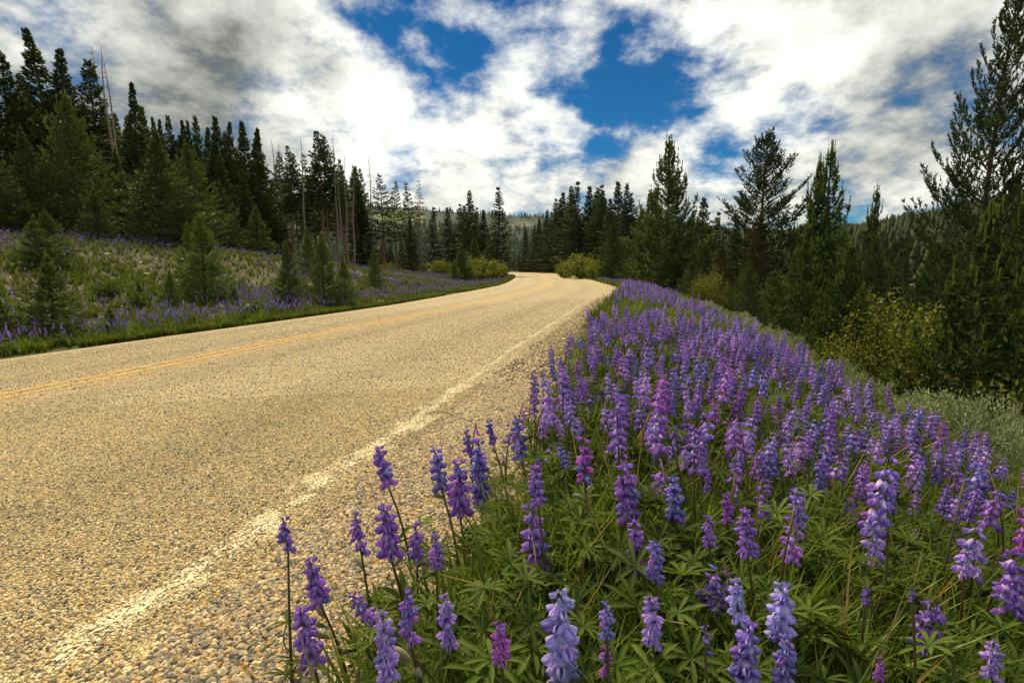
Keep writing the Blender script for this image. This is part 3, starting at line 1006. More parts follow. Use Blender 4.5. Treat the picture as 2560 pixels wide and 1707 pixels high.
tree('bushy', 2015, 545, 27, 60, 'dark bushy pine under the lone candle-topped pine', G_E, 0)
tree('candle', 1960, 562, 13, 96, 'bright young pine with tall shoots behind the tall grass stalk', G_E, 0)
tree('spruce', 2080, 586, 32, 44, 'cone-shaped dark spruce before the wooded hill', G_E, 0)
tree('bushy', 2140, 560, 25, 80, 'dark bushy pine between cone-shaped spruce and tall right pine', G_E, 1)
tree('candle', 2286, 486, 8.6, 210, 'huge young pine with long shoots filling the right side', G_E, 0)
tree('open', 2352, -60, 15, 140, 'tall open pine whose tip leaves the top right corner', G_E, 0)
tree('bushy', 2440, 420, 15, 150, 'dark bushy pine cut by the right frame edge', G_E, 0)
tree('bushy', 2200, 600, 17, 110, 'shaded bushy pine behind the huge young pine', G_E, 1)
tree('bushy', 2090, 700, 15, 90, 'low shaded pine left of the huge young pine', G_E, 0)
tree('bushy', 1780, 620, 18, 90, 'low dark pine below the brownish bushy pine', G_E, 0)
tree('bushy', 1900, 640, 16, 90, 'low dark pine left of the bright young pine', G_E, 1)
tree('bushy', 2400, 600, 8.4, 170, 'dark pine at the right frame edge beside huge young pine', G_E, 1)
for x, y, yy, hw, lab, v in ((1985, 660, 14, 80, 'dark pine behind left of the olive willows', 0), (2120, 620, 19, 90, 'dark pine under the cone-shaped spruce', 1),
                             (2180, 540, 22, 80, 'pine left of the tall open pine trunk', 0), (2255, 560, 19, 90, 'shaded pine around the tall open pine trunk', 1),
                             (2330, 540, 18, 100, 'shaded pine right of the tall open pine trunk', 0), (2240, 620, 11, 130, 'dark pine pressed behind the huge young pine', 1),
                             (2330, 650, 10, 120, 'dark pine between the huge young pine and right frame edge', 0), (2262, 500, 12.5, 150, 'full dark pine hiding the lower trunk of the tall open pine', 1), (2360, 470, 11.5, 160, 'full dark pine beside the tall open pine at the frame edge', 0), (2430, 520, 12, 130, 'dark pine mostly beyond the right frame edge', 1),
                             (1720, 600, 17, 70, 'low pine between pale willow and brownish pine', 0), (1830, 580, 24, 80, 'pine filling the gap right of the brownish pine', 1),
                             (1590, 600, 22, 50, 'low pine left of the pale roadside willow', 0), (2060, 600, 22, 60, 'pine left of the cone-shaped spruce base', 1)):
    tree('bushy', x, y, yy, hw, lab, G_E, v)
for q in range(26):
    x = rg.uniform(1640, 2420)
    Y = rg.uniform(40, 85)
    yt = np.interp(x, [1640, 1950, 2150, 2420], [560, 545, 520, 480]) + rg.uniform(0, 55)
    tree('spruce' if rg.uniform() < .6 else 'lodge', x, yt, Y, 34, 'dark conifer in the valley between bank and wooded hill', 'conifers in the valley')


# woods on the two hills: nobody could count them
def far_tree(name, seed, mat):
    rng = np.random.default_rng(seed)
    V, Fc = [], []
    for k in range(7):
        z0, r = .08 + .125 * k, .20 * (1 - k / 7.6)
        n = 7
        a = np.arange(n) * 2 * np.pi / n + rng.uniform(0, 1)
        rr = r * rng.uniform(.6, 1.25, n)
        b0 = len(V)
        for q in range(n):
            V.append((rr[q] * np.cos(a[q]), rr[q] * np.sin(a[q]), z0 + rng.uniform(-.03, .03)))
        V.append((rng.normal() * .01, rng.normal() * .01, min(1, z0 + .30)))
        for q in range(n):
            Fc.append((b0 + q, b0 + (q + 1) % n, b0 + n))
    return template(mesh(name, V, Fc, mat))


def tinted(name, trans=.1, rough=.8, sat=1.0, spec=.15):
    return leafy(name, lambda t: attr(t, 'tint', 'INSTANCER'), trans, rough, spec)


wood_mat = tinted('far_conifers', .05)
TT = [far_tree('far_tree', 40 + q, wood_mat) for q in range(4)]


def wood(name, h, n, f0, f1, size, c0, c1, seed, keep=None):
    rng = np.random.default_rng(seed)
    p, a, r = on_hill(h, n, f0, f1, rng)
    if keep is not None:
        m = keep(p, rng)
        p = p[m]
    n = len(p)
    u = rng.uniform(0, 1, (n, 1))
    tint = np.concatenate([np.array(c0) * (1 - u) + np.array(c1) * u, np.ones((n, 1))], 1)
    rot = np.stack([np.zeros(n), np.zeros(n), rng.uniform(0, 6.28, n)], 1)
    return scatter(name, p, rot, size * rng.uniform(.55, 1.25, n), tint, rng.integers(0, 4, n), TT)


wood('forest', near_h, 9000, .0, 1.0, 9.5, (.014, .024, .008), (.040, .050, .014), 50)


def thin(p, rng):
    k = 1.0 * bump3(p, mead, (230, 420)) + .85 * bump3(p, scree, (120, 260))
    return rng.uniform(0, 1, len(p)) > k * 1.05


wood('forest', far_h, 16000, .05, 1.0, 13, (.020, .042, .020), (.045, .072, .028), 51, thin)

# ------------------------------------------------------------------ broad-leaved shrubs and sagebrush
def shrub(name, seed, mat, bmat, n_st=26, Hs=1.0, R=.8, leaf=.06, per=60, narrow=.35, up=.8, twig_r=.008, dome=True):
    """stems fanning from the base, set with small leaves"""
    rng = np.random.default_rng(seed)
    g = Geo()
    P, D, L = [], [], []
    for k in range(n_st):
        az = rng.uniform(0, 6.28)
        q = math.sqrt(rng.uniform(0, 1))
        h = Hs * (math.sqrt(max(.08, 1 - .8 * q * q)) if dome else 1) * rng.uniform(.75, 1.08)
        tip = np.array([R * q * math.cos(az), R * q * math.sin(az), h])
        s = np.linspace(0, 1, 5)[:, None]
        pts = tip * s * np.array([1, 1, 0]) * (s ** .5 * .5 + .5 * s) / np.maximum(s, 1e-6) * 1.0 + np.array([0, 0, 1]) * h * s ** 1.15
        pts[0] = tip * .03
        pts[0][2] = 0
        pts = np.nan_to_num(pts)
        g.tube(pts, np.linspace(twig_r, twig_r * .3, 5), 4, cap=False)
        f = rng.uniform(.18, 1, per) ** .8 * 4
        a = np.clip(f.astype(int), 0, 3)
        fr = (f - a)[:, None]
        p = pts[a] * (1 - fr) + pts[a + 1] * fr
        d = rng.normal(size=(per, 3)) + np.array([0, 0, up])
        d /= np.linalg.norm(d, axis=1)[:, None]
        P.append(p + d * rng.uniform(0, .16, (per, 1)) * R), D.append(d), L.append(leaf * rng.uniform(.6, 1.3, per))
    P, D, L = np.concatenate(P), np.concatenate(D), np.concatenate(L)
    n = len(P)
    sd = np.cross(D, rng.normal(size=(n, 3)))
    sd /= np.linalg.norm(sd, axis=1)[:, None] + 1e-9
    wv = sd * (L * narrow)[:, None]
    V = np.stack([P, P + D * (L * .45)[:, None] + wv, P + D * L[:, None], P + D * (L * .45)[:, None] - wv], 1).reshape(-1, 3)
    c = np.ones((4 * n, 4))
    c[:, :3] = np.repeat(rng.uniform(0, 1, n), 4)[:, None]
    return dict(stems=g.build(name + '_stems', bmat), leaves=mesh(name + '_leaves', V, np.arange(4 * n).reshape(-1, 4), mat, {'col': ('FLOAT_COLOR', c)}), H=Hs, R=R)


willow_mat = leafy('willow_leaves', lambda t: t.mix(attr(t, 'col'), (.050, .080, .009), (.200, .220, .022)), .4, .55)
sage_mat = leafy('sage_leaves', lambda t: t.mix(attr(t, 'col'), (.11, .15, .075), (.32, .38, .20)), .2, .8)
sage_dry = leafy('sage_dry', lambda t: t.mix(attr(t, 'col'), (.12, .10, .075), (.24, .20, .15)), .2, .8)
herb_mat = leafy('herb_leaves', lambda t: t.mix(attr(t, 'col'), (.040, .070, .012), (.10, .135, .025)), .35, .6)
WIL = [shrub('willow', 60 + q, willow_mat, bark_dark, 44, 1.5, 1.15, .10, 80, .34, .6, .012) for q in range(2)]
WILB = [shrub('willow', 68, willow_mat, bark_dark, 90, 4.0, 1.9, .095, 110, .32, .6, .022), shrub('willow', 69, willow_mat, bark_dark, 80, 4.0, 1.8, .095, 110, .32, .6, .022)]
SAGE = [shrub('sage', 64 + q, sage_mat, bark_grey, 90, .62, .48, .028, 130, .19, 1.8, .005) for q in range(3)]
SAGED = [shrub('sage_dry', 70, sage_dry, bark_grey, 46, .7, .4, .05, 26, .12, 2.0, .004)]
HERB = [shrub('herb', 72 + q, herb_mat, bark_dark, 34, .5, .42, .085, 40, .2, 1.0, .004) for q in range(2)]


def bush(ps, q, x, ytop, Y, hw, name, label, cat, group, hmin=None):
    p = at(x, ytop, Y)
    z = gz(p[0], Y)
    H = max(p[2] - z, hmin or .12)
    pr = ps[q % len(ps)]
    R = hw * K / F * Y * (1.25 if name == 'sagebrush' else 1)
    if name == 'willow_bush':
        R = max(R, .42 * H)
    e = obj(name, None, None, (p[0], Y, z - .02), (0, 0, q * 1.7 + x), (R / pr['R'], R / pr['R'], H / pr['H']))
    tag(e, label, cat, group)
    obj('stems', pr['stems'], e)
    obj('leaves', pr['leaves'], e)
    return e


G_W = 'yellow-green willow bushes'
for q, (x, y, Y, hw, lab) in enumerate([(1335, 582, 50, 42, 'bright willow bush right of the road at the bend'), (1300, 596, 54, 26, 'low bright willow at the outer edge of the bend'),
                                        (1372, 598, 46, 30, 'willow bush tucked under pines right of the bend'), (1100, 588, 48, 50, 'bright willow bush on the verge left of the bend'),
                                        (1140, 598, 52, 32, 'willow bush at the very inside of the bend'), (1068, 606, 45, 34, 'low willow before the bushy pines left of the bend'),
                                        (1632, 610, 19, 34, 'pale yellow willow among dark pines above the lupine bank'), (2062, 655, 12.5, 80, 'large olive willow behind the bright young pine'),
                                        (2000, 700, 12, 70, 'olive willow at the foot of the bright young pine'), (2140, 690, 13, 70, 'olive willow left of the huge young pine'),
                                        (2362, 740, 8, 60, 'yellow willow cut by the right frame edge'), (1010, 592, 62, 26, 'small willow in the meadow before the spruce clump'),
                                        (960, 596, 64, 34, 'low willow at the foot of the grey dead spruce'), (895, 600, 62, 26, 'low willow near the sparse tree pair'),
                                        (1210, 603, 120, 12, 'tiny bright bush where the road disappears')]):
    bush(WILB if 7 < Y < 20 else WIL, q, x, y, Y, hw, 'willow_bush', lab, 'bush', G_W)
G_S = 'grey sagebrush along the bank edge'
for q, (x, y, Y, hw, lab) in enumerate([(1690, 722, 10.5, 46, 'first grey sagebrush at the far end of the bank edge'), (1752, 742, 8.6, 50, 'sagebrush beside the dry twiggy one'),
                                        (1812, 764, 7.4, 44, 'rounded sagebrush below the brownish pine'), (1620, 706, 13, 40, 'far greenish sagebrush under the pale willow'),
                                        (2035, 885, 4.1, 60, 'tall single sagebrush sprig left of the big pale one'), (2145, 905, 3.15, 120, 'big pale sagebrush at right, left half'),
                                        (2240, 915, 3.05, 115, 'big pale sagebrush at right, right half'), (2335, 925, 3.2, 90, 'darker sagebrush close to the right frame edge'),
                                        (1925, 838, 5.6, 50, 'small sagebrush behind the tall grass stalk'), (1975, 868, 4.9, 44, 'small sagebrush right of the tall grass stalk')]):
    bush(SAGE, q, x, y, Y, hw, 'sagebrush', lab, 'sagebrush', G_S, .44)
for q, (x, y, Y, hw, lab) in enumerate([(1842, 760, 7.2, 26, 'dry brown twigs at the right of the rounded sagebrush'), (2222, 888, 3.7, 30, 'dry reddish stalks standing behind the big pale sagebrush'),
                                        (2338, 896, 3.7, 24, 'dry stalks at the right frame edge')]):
    bush(SAGED, q, x, y, Y, hw, 'dry_stalks', lab, 'dry plant', 'dry stalks on the bank edge', .3)
G_H = 'leafy green herbs on the left meadow'
for q, (x, y, Y, hw, lab) in enumerate([(590, 690, 12.5, 46, 'round green herb clump at the meadow edge near the road'), (835, 656, 20, 34, 'green herb clump right of the dark young pair'),
                                        (640, 700, 13, 30, 'smaller herb clump right of the round one'), (240, 640, 13, 34, 'green clump on the stony slope'), (310, 670, 12, 28, 'flat green clump above pale stones'),
                                        (935, 640, 27, 34, 'low green herb clump near the inside of the road'), (1005, 650, 28, 26, 'herb clump on the verge left of the curve'),
                                        (30, 780, 7.4, 40, 'dark herb clump at the bottom left of the meadow')]):
    bush(HERB, q, x, y, Y, hw, 'herb_clump', lab, 'plant', G_H)

# ------------------------------------------------------------------ rocks on the left slope
rock_mat, t, b = material('pale_rock')
oi = t.node('ShaderNodeObjectInfo')
tco = t.node('ShaderNodeTexCoord')
nn = t.noise(tco.outputs['Object'], 3, 5, .65)
c = t.mix(nn, (.24, .19, .12), (.58, .49, .33))
t.put(b.inputs['Base Color'], t.mix(t.math('MULTIPLY', oi.outputs['Random'], .5), c, (.30, .26, .20)))
b.inputs['Roughness'].default_value = .9


def rock_mesh(name, seed, mat, sub=1, flat=.55):
    rng = np.random.default_rng(seed)
    import bmesh
    bm = bmesh.new()
    bmesh.ops.create_icosphere(bm, subdivisions=sub, radius=1)
    ax = rng.uniform(.65, 1.25, 3) * np.array([1, 1, flat / .8])
    cuts = [(rng.normal(size=3), rng.uniform(.55, .85)) for _ in range(7)]
    for v in bm.verts:
        p = np.array(v.co)
        for n, d in cuts:
            n = n / np.linalg.norm(n)
            e = p @ n - d
            if e > 0:
                p = p - n * e
        v.co = Vector(p * ax * (1 + rng.normal() * .05))
    me = bpy.data.meshes.new(name)
    bm.to_mesh(me)
    bm.free()
    me.materials.append(mat)
    return me


ROCKS = [rock_mesh('rock', 80 + q, rock_mat, 2) for q in range(5)]
rr = np.random.default_rng(9)
named = [(805, 510, 11, 'pale rock high on the stony slope'), (700, 585, 11, 'broad pale slab by the small stones mid slope'), (735, 655, 11, 'flat cream slab low on the stony slope'),
         (640, 655, 10, 'small cream rock left of the flat slab'), (1890, 530, 16, 'bright rock beside the dark young pair'), (720, 580, 9, 'rounded rock touching the broad pale slab'),
         (660, 340, 14, 'grey rock near the forest edge lupines'), (430, 498, 12, 'tan rock left of the upper stones'), (50, 552, 12, 'grey rock under the near young pine'), (1120, 370, 12, 'rock half hidden by the big candle-topped pine')]
for q, (zx, zy, r, lab) in enumerate(named):                 # measured in the 0..960 x 500..1140 detail of the photograph
    xd, yd = zx / 2.45 / 1.0884, (zy / 2.45 + 500) / 1.0884
    d = direction(xd, yd)
    for Y in np.linspace(4, 40, 500):
        p = d * (Y / d[1])
        if p[2] < gz(p[0], Y):
            break
    sc = r * K / F * Y * .75
    o = obj('rock', ROCKS[q % 5], None, (p[0], Y, gz(p[0], Y) + sc * .1), (0, 0, rr.uniform(0, 6)), (sc, sc, sc * .8))
    tag(o, lab, 'rock', 'pale rocks on the left slope')
k_ = 0
while k_ < 70:
    y = rr.uniform(7.5, 20)
    x = rr.uniform(-1.0, -.22) * y
    u = station(x, y)[1][0]
    if -u - W_L < 1.6:
        continue
    sc = rr.uniform(.05, .14)
    o = obj('rock', ROCKS[k_ % 5], None, (x, y, gz(x, y) + sc * .12), (rr.uniform(-.2, .2), rr.uniform(-.2, .2), rr.uniform(0, 6)), (sc, sc * rr.uniform(.7, 1.2), sc * .8))
    tag(o, 'small pale stone lying loose among the others on the left meadow slope', 'rock', 'small stones on the left slope')
    k_ += 1

# ------------------------------------------------------------------ lupines
def petal_mat(name):
    def colr(t):
        oi = t.node('ShaderNodeObjectInfo')
        c = attr(t, 'col', out=0)
        h = t.node('ShaderNodeHueSaturation')
        h.inputs['Saturation'].default_value = 1.0
        t.put(h.inputs['Hue'], t.rng(oi.outputs['Random'], 0, 1, .478, .522, smooth=False))
        t.put(h.inputs['Value'], t.rng(oi.outputs['Random'], 0, 1, .85, 1.15, smooth=False))
        t.put(h.inputs['Color'], c)
        return h.outputs[0]
    return leafy(name, colr, .35, .5, .3, (1.15, 1.0, 1.15))


petal = petal_mat('lupine_petals')
stem_mat = leafy('lupine_stems', lambda t: t.mix(t.noise(t.node('ShaderNodeTexCoord').outputs['Object'], 60, 3), (.055, .050, .018), (.12, .10, .035)), .1, .7)
leaf_mat = leafy('lupine_leaves', lambda t: t.vmath('SCALE', t.mix(attr(t, 'col'), (.017, .045, .007), (.105, .150, .014)), scale=t.rng(t.node('ShaderNodeObjectInfo').outputs['Random'], 0, 1, .6, 1.3, smooth=False)), .38, .6, .12)
pod_mat = leafy('lupine_pods', lambda t: t.mix(t.noise(t.node('ShaderNodeTexCoord').outputs['Object'], 200, 2), (.13, .13, .07), (.24, .24, .14)), .15, .8)

HUES = {'purple': ((.17, .046, .42), (.74, .60, .84)), 'blue': ((.10, .066, .46), (.74, .72, .94)), 'lilac': ((.27, .17, .56), (.82, .70, .88)),
        'pale': ((.26, .25, .64), (.86, .78, .86)), 'magenta': ((.25, .05, .40), (.62, .36, .68)), 'deep': ((.085, .032, .36), (.55, .45, .78))}


def flower_geo(g, M, O, s, hue, openness, fine, rng):
    """one pea flower: upright banner, two swollen wings, short stalk. M: rows outward, side, up"""
    base, pale = (np.array(c) for c in HUES[hue])
    base = base * rng.uniform(.8, 1.2)
    out = lambda p: O + (np.asarray(p) * s) @ M
    nb_w, nb_h = (4, 4) if fine else (2, 2)
    # banner
    V, C = [], []
    for i in range(nb_h + 1):
        w_ = i / nb_h
        for j in range(nb_w + 1):
            v = -1 + 2 * j / nb_w
            hw = .52 * math.sin(math.pi * (.16 + .70 * w_)) * (.35 + .65 * openness)
            V.append((.12 + .10 * math.sin(math.pi * w_) - .34 * v * v * openness * (.4 + .6 * w_) + .25 * (1 - openness) * w_, hw * v, .05 + (.92 - .12 * v * v) * w_))
            wht = math.exp(-(v / .5) ** 2) * math.exp(-((w_ - .45) / .36) ** 2) * openness
            C.append((*(base * (1 - wht) + pale * wht), 1))
    n1 = nb_w + 1
    Fb = [(i * n1 + j, i * n1 + j + 1, (i + 1) * n1 + j + 1, (i + 1) * n1 + j) for i in range(nb_h) for j in range(nb_w)]
    g.add(out(V), Fb, np.array(C))
    # wings
    nu, nv = (5, 4) if fine else (3, 2)
    for sd in (-1, 1):
        V, C = [], []
        for i in range(nu + 1):
            u = i / nu
            for j in range(nv + 1):
                v = -1 + 2 * j / nv
                bul = math.sin(math.pi * min(1, .08 + .92 * u)) ** .7
                V.append((.05 + .84 * u - .10 * v * v * u, sd * (.03 + .27 * bul * math.sqrt(max(0, 1 - .9 * v * v)) * (.6 + .4 * openness)), .12 + .36 * v * bul - .12 * u * u))
                tpl = .55 * max(0, v) * (1 - u) + .16 * u
                C.append((*(base * (1.12 - .2 * u) * (1 - tpl) + pale * tpl), 1))
        n1 = nv + 1
        Fw = [(i * n1 + j, i * n1 + j + 1, (i + 1) * n1 + j + 1, (i + 1) * n1 + j) for i in range(nu) for j in range(nv)]
        g.add(out(V), Fw, np.array(C))
    if fine:
        g.tube(out([(-.42, 0, -.10), (-.2, 0, .0), (.08, 0, .06)]), np.array([.05, .06, .09]) * s, 4, (*(base * .5 + np.array([.03, .04, .01])), 1), cap=False)


FL = {}
frng = np.random.default_rng(31)
for hu in HUES:
    FL[hu] = []
    for op in (.25, .7, 1.0):
        g = Geo()
        flower_geo(g, np.eye(3), np.zeros(3), 1.0, hu, op, True, frng)
        FL[hu].append(g.build('flower_' + hu, petal, True))


def spike_layout(L, per, gap, rng, fill=1.0):
    """attachment of every flower on a spike of length L: height, heading, droop, openness, size"""
    rows = max(3, int(round(L / gap)))
    res = []
    for k in range(rows):
        u = (k + .5) / rows
        n = per if u < .8 else max(2, per - 2)
        a0 = k * .63
        for q in range(n):
            if rng.uniform() > fill + .2 * u:
                continue
            res.append((u * L + rng.normal() * gap * .12, a0 + q * 2 * math.pi / n + rng.normal() * .16,
                        -.05 + .75 * u + rng.normal() * .16, 0 if u > .84 else (1 if u > .62 else 2), (1 - .45 * max(0, (u - .55) / .45)) * rng.uniform(.88, 1.1)))
    return res


def frame(az, el):
    o = np.array([math.cos(az) * math.cos(el), math.sin(az) * math.cos(el), math.sin(el)])
    sd = np.array([-math.sin(az), math.cos(az), 0])
    return np.array([o, sd, np.cross(o, sd)])


def spike_mesh(name, seed, hue, L=.12, size=.021, per=5, gap=.016, fine=False, stem=True, fill=.95):
    rng = np.random.default_rng(seed)
    g = Geo()
    hs = list(HUES)
    for z, az, el, op, sz in spike_layout(L, per, gap, rng, fill):
        M = frame(az, el)
        h = hue if rng.uniform() < .85 else rng.choice(['purple', 'blue', 'lilac', 'magenta'])
        flower_geo(g, M, np.array([0, 0, z]) + M[0] * .009, size * sz * (1.1 if op == 0 else 1), h, (.25, .7, 1.0)[op], fine, rng)
    return g.build(name, petal, fine)


def stem_geo(L, seed, r=.0028):
    rng = np.random.default_rng(seed)
    g = Geo()
    s = np.linspace(0, 1, 6)
    b = rng.normal(size=2) * .02
    g.tube(np.stack([b[0] * np.sin(s * 3.1), b[1] * np.sin(s * 3.1), s * L], 1), r * (1.15 - .45 * s), 5)
    return g


def palmate(name, seed, n=8, R=.05, mat=None, fine=True):
    """leaf of narrow folded leaflets spreading from the top of its stalk; stalk end at the origin"""
    rng = np.random.default_rng(seed)
    g = Geo()
    c0 = np.array([0, 0, 0.0])
    tilt = rng.uniform(.1, .5)
    for k in range(n):
        a = k * 2 * math.pi / n + rng.normal() * .1
        el = tilt + rng.normal() * .12
        l = R * rng.uniform(.75, 1.1)
        o = np.array([math.cos(a) * math.cos(el), math.sin(a) * math.cos(el), math.sin(el)])
        sd = np.array([-math.sin(a), math.cos(a), 0])
        up = np.cross(o, sd)
        V, C = [], []
        for i, (u, w_) in enumerate(((0, .02), (.35, .078), (.68, .088), (1, .0))):
            ctr = o * l * u + np.array([0, 0, -1]) * l * .22 * u * u
            for q, (e, h) in enumerate(((-1, .06), (0, 0), (1, .06))):
                V.append(ctr + sd * e * w_ * l + up * h * l * (w_ / .10))
                C.append((.15 + .5 * (q == 1) + .2 * u,) * 3 + (1,))
        Fq = []
        for i in range(3):
            for q in range(2):
                Fq.append((i * 3 + q, i * 3 + q + 1, (i + 1) * 3 + q + 1, (i + 1) * 3 + q))
        g.add(V, Fq, np.array(C))
    return g.build(name, mat or leaf_mat, fine)


LEAF = [palmate('lupine_leaf', 200 + q, 7 + q % 3) for q in range(4)]
pg = Geo()
pg.tube(np.array([(0, 0, 0), (.010, 0, .004), (.024, 0, .010), (.036, 0, .012), (.044, 0, .008)]), np.array([.002, .0062, .0075, .006, .001]), 6, (0, 0, 0, 1))
POD = pg.build('lupine_pod', pod_mat, True)
STALK = stem_geo(.1, 77, .0014).build('leaf_stalk', stem_mat)
STEMS = [stem_geo(.4, 90 + q).build('lupine_stem', stem_mat, True) for q in range(4)]
lup_n = [0]
placed = []


def bed_u(x, y):
    k, d = station(x, y)
    return d - W_R - X_R[k]


def add_leaves(e, n, H, rng, spread=1.0, fancy=True):
    for q in range(n):
        a = rng.uniform(0, 6.28)
        z = H * rng.uniform(.15, .62)
        d = rng.uniform(.03, .085) * spread
        p = Vector((d * math.cos(a), d * math.sin(a), z + d * .5))
        obj('leaf', LEAF[rng.integers(4)], e, p, (rng.normal() * .25, rng.normal() * .25, rng.uniform(0, 6.28)), [rng.uniform(.8, 1.25)] * 3)
        if fancy:
            v = p - Vector((0, 0, z - .01))
            obj('leaf_stalk', STALK, e, (0, 0, z - .01), v.to_track_quat('Z', 'Y').to_euler(), (1, 1, v.length / .1))


# (top x, top y, bottom x, bottom y of the flowering part in the photograph, hue, fill, width in the photograph, pods, label)
FRONT = [
    (868, 1025, 893, 1118, 'purple', 1, 64, 0, 'purple lupine standing tall against the pale road, left of the blue-violet pair'),
    (880, 1158, 898, 1282, 'purple', 1, 82, 2, 'large purple lupine directly below the tall one by the road'),
    (650, 1188, 662, 1272, 'deep', .35, 46, 0, 'lupine farthest out over the gravel, with only a few dark flowers'),
    (712, 1285, 738, 1392, 'purple', 1, 82, 3, 'purple lupine with green pods beside the white road line'),
    (690, 1398, 722, 1532, 'purple', 1, 84, 0, 'leaning purple lupine lowest at left over the gravel'),
    (815, 1180, 832, 1282, 'purple', .7, 48, 1, 'thin purple lupine left of the large purple one'),
    (955, 1205, 958, 1300, 'purple', .9, 50, 0, 'short purple lupine right of the large purple one'),
    (1000, 1230, 1002, 1308, 'purple', .9, 62, 0, 'small ragged purple lupine over the gravel edge'),
    (998, 1030, 1016, 1128, 'blue', .95, 60, 1, 'blue-violet lupine left in the cluster of three over gravel'),
    (1052, 1060, 1058, 1192, 'purple', 1, 76, 3, 'fullest purple lupine in the cluster of three over gravel'),
    (1098, 1012, 1106, 1168, 'blue', .95, 62, 1, 'blue-tinged lupine right in the cluster of three over gravel'),
    (1072, 990, 1080, 1050, 'deep', .6, 40, 0, 'small dark lupine rising behind the cluster of three'),
    (1122, 965, 1134, 1022, 'deep', .7, 44, 1, 'lupine with bare lower stem and pods right of the cluster'),
    (1188, 962, 1198, 1062, 'blue', .8, 56, 0, 'two-sided blue lupine alone over dark gravel'),
    (1228, 1072, 1236, 1162, 'purple', .9, 74, 1, 'purple lupine above the tallest front spike'),
    (1222, 1160, 1236, 1342, 'purple', 1, 84, 3, 'tallest front purple spike with long gap of pods beneath'),
    (806, 1365, 862, 1432, 'purple', .95, 76, 0, 'purple lupine leaning hard to the left over gravel'),
    (878, 1410, 893, 1566, 'lilac', 1, 66, 0, 'lilac lupine cut by the bottom edge beside the leaning one'),
    (932, 1356, 944, 1482, 'purple', .7, 58, 2, 'thin lupine with one magenta bud at its top'),
    (1022, 1370, 1032, 1492, 'lilac', .8, 58, 0, 'soft lilac lupine above the broad palmate leaves'),
    (1146, 1430, 1152, 1528, 'magenta', .9, 66, 0, 'pinkish lupine with pale lower flowers near the bottom edge'),
    (1288, 1362, 1292, 1575, 'pale', 1, 108, 0, 'big pale blue-white lupine at the bottom edge'),
    (1392, 1382, 1394, 1470, 'blue', .8, 46, 0, 'narrow blue lupine right of the big pale one'),
    (1390, 1484, 1392, 1552, 'magenta', .7, 50, 0, 'small magenta lupine below the narrow blue one'),
    (1458, 1200, 1466, 1322, 'purple', .85, 60, 1, 'purple lupine left of the two blue-violet ones in the grass'),
    (1502, 1242, 1506, 1336, 'blue', .8, 54, 0, 'blue lupine in the grass with whitish lower flowers'),
    (1496, 1372, 1500, 1482, 'lilac', .7, 60, 0, 'lilac-blue lupine with spaced flowers above the grass'),
    (1436, 1072, 1446, 1202, 'purple', 1, 84, 0, 'wide purple lupine behind the pod-bearing stems'),
    (1546, 1098, 1552, 1204, 'blue', 1, 84, 0, 'wide blue-violet lupine beside the wide purple one'),
    (1338, 1012, 1344, 1112, 'magenta', .85, 64, 2, 'pink-purple lupine with silvery pods at the gravel edge'),
    (1668, 1136, 1672, 1202, 'magenta', .95, 48, 0, 'bright magenta lupine mid bed'),
    (1712, 1172, 1718, 1282, 'purple', 1, 58, 0, 'purple lupine with white-eyed flowers mid bed'),
    (1626, 1186, 1630, 1256, 'purple', .8, 50, 0, 'purple lupine with drooping lower flowers mid bed'),
    (1690, 1332, 1698, 1432, 'pale', .85, 58, 0, 'white-topped lupine left of the tallest pale front spike'),
    (1800, 1342, 1788, 1482, 'pale', .95, 78, 0, 'tallest pale white-and-blue spike of the lower right'),
    (1724, 1432, 1704, 1575, 'blue', 1, 84, 0, 'thick blue spike leaning left at the bottom edge'),
    (1806, 1466, 1800, 1575, 'blue', 1, 76, 0, 'thick blue spike cut by the bottom edge under the pale one'),
    (1622, 1440, 1620, 1510, 'deep', .45, 46, 0, 'nearly spent lupine left of the thick blue spikes'),
    (1830, 1126, 1834, 1256, 'lilac', .95, 52, 0, 'slender pale blue lupine in the open grass'),
    (1882, 1062, 1886, 1136, 'blue', .9, 60, 0, 'blue lupine to the right of the slender pale one'),
    (2006, 1206, 2010, 1312, 'lilac', 1, 98, 0, 'round lilac double spike alone at right'),
    (2046, 1130, 2050, 1178, 'blue', .7, 44, 0, 'short light blue lupine above the round lilac one'),
    (2220, 1250, 2214, 1322, 'lilac', .55, 76, 0, 'loose pale lilac lupine near the right edge'),
    (2282, 1472, 2280, 1568, 'lilac', .9, 84, 0, 'lilac lupine in the bottom right corner'),
    (2022, 1510, 2018, 1562, 'magenta', .5, 70, 0, 'loose magenta lupine near the bottom edge at right'),
    (1990, 1346, 1988, 1392, 'deep', .6, 46, 0, 'small dark lupine below the round lilac one'),
    (2098, 1352, 2096, 1386, 'deep', .5, 60, 0, 'low spread dark lupine right of the small dark one'),
    (1300, 862, 1306, 962, 'blue', .9, 46, 0, 'blue lupine marking the bed corner against the road'),
    (1226, 905, 1228, 962, 'purple', .5, 30, 0, 'lone small lupine out on the gravel shoulder'),
    (1690, 910, 1694, 985, 'magenta', .9, 34, 0, 'upright magenta lupine in the upper bed'),
]
G_LU = 'lupines at the front of the bank'
lrng = np.random.default_rng(77)
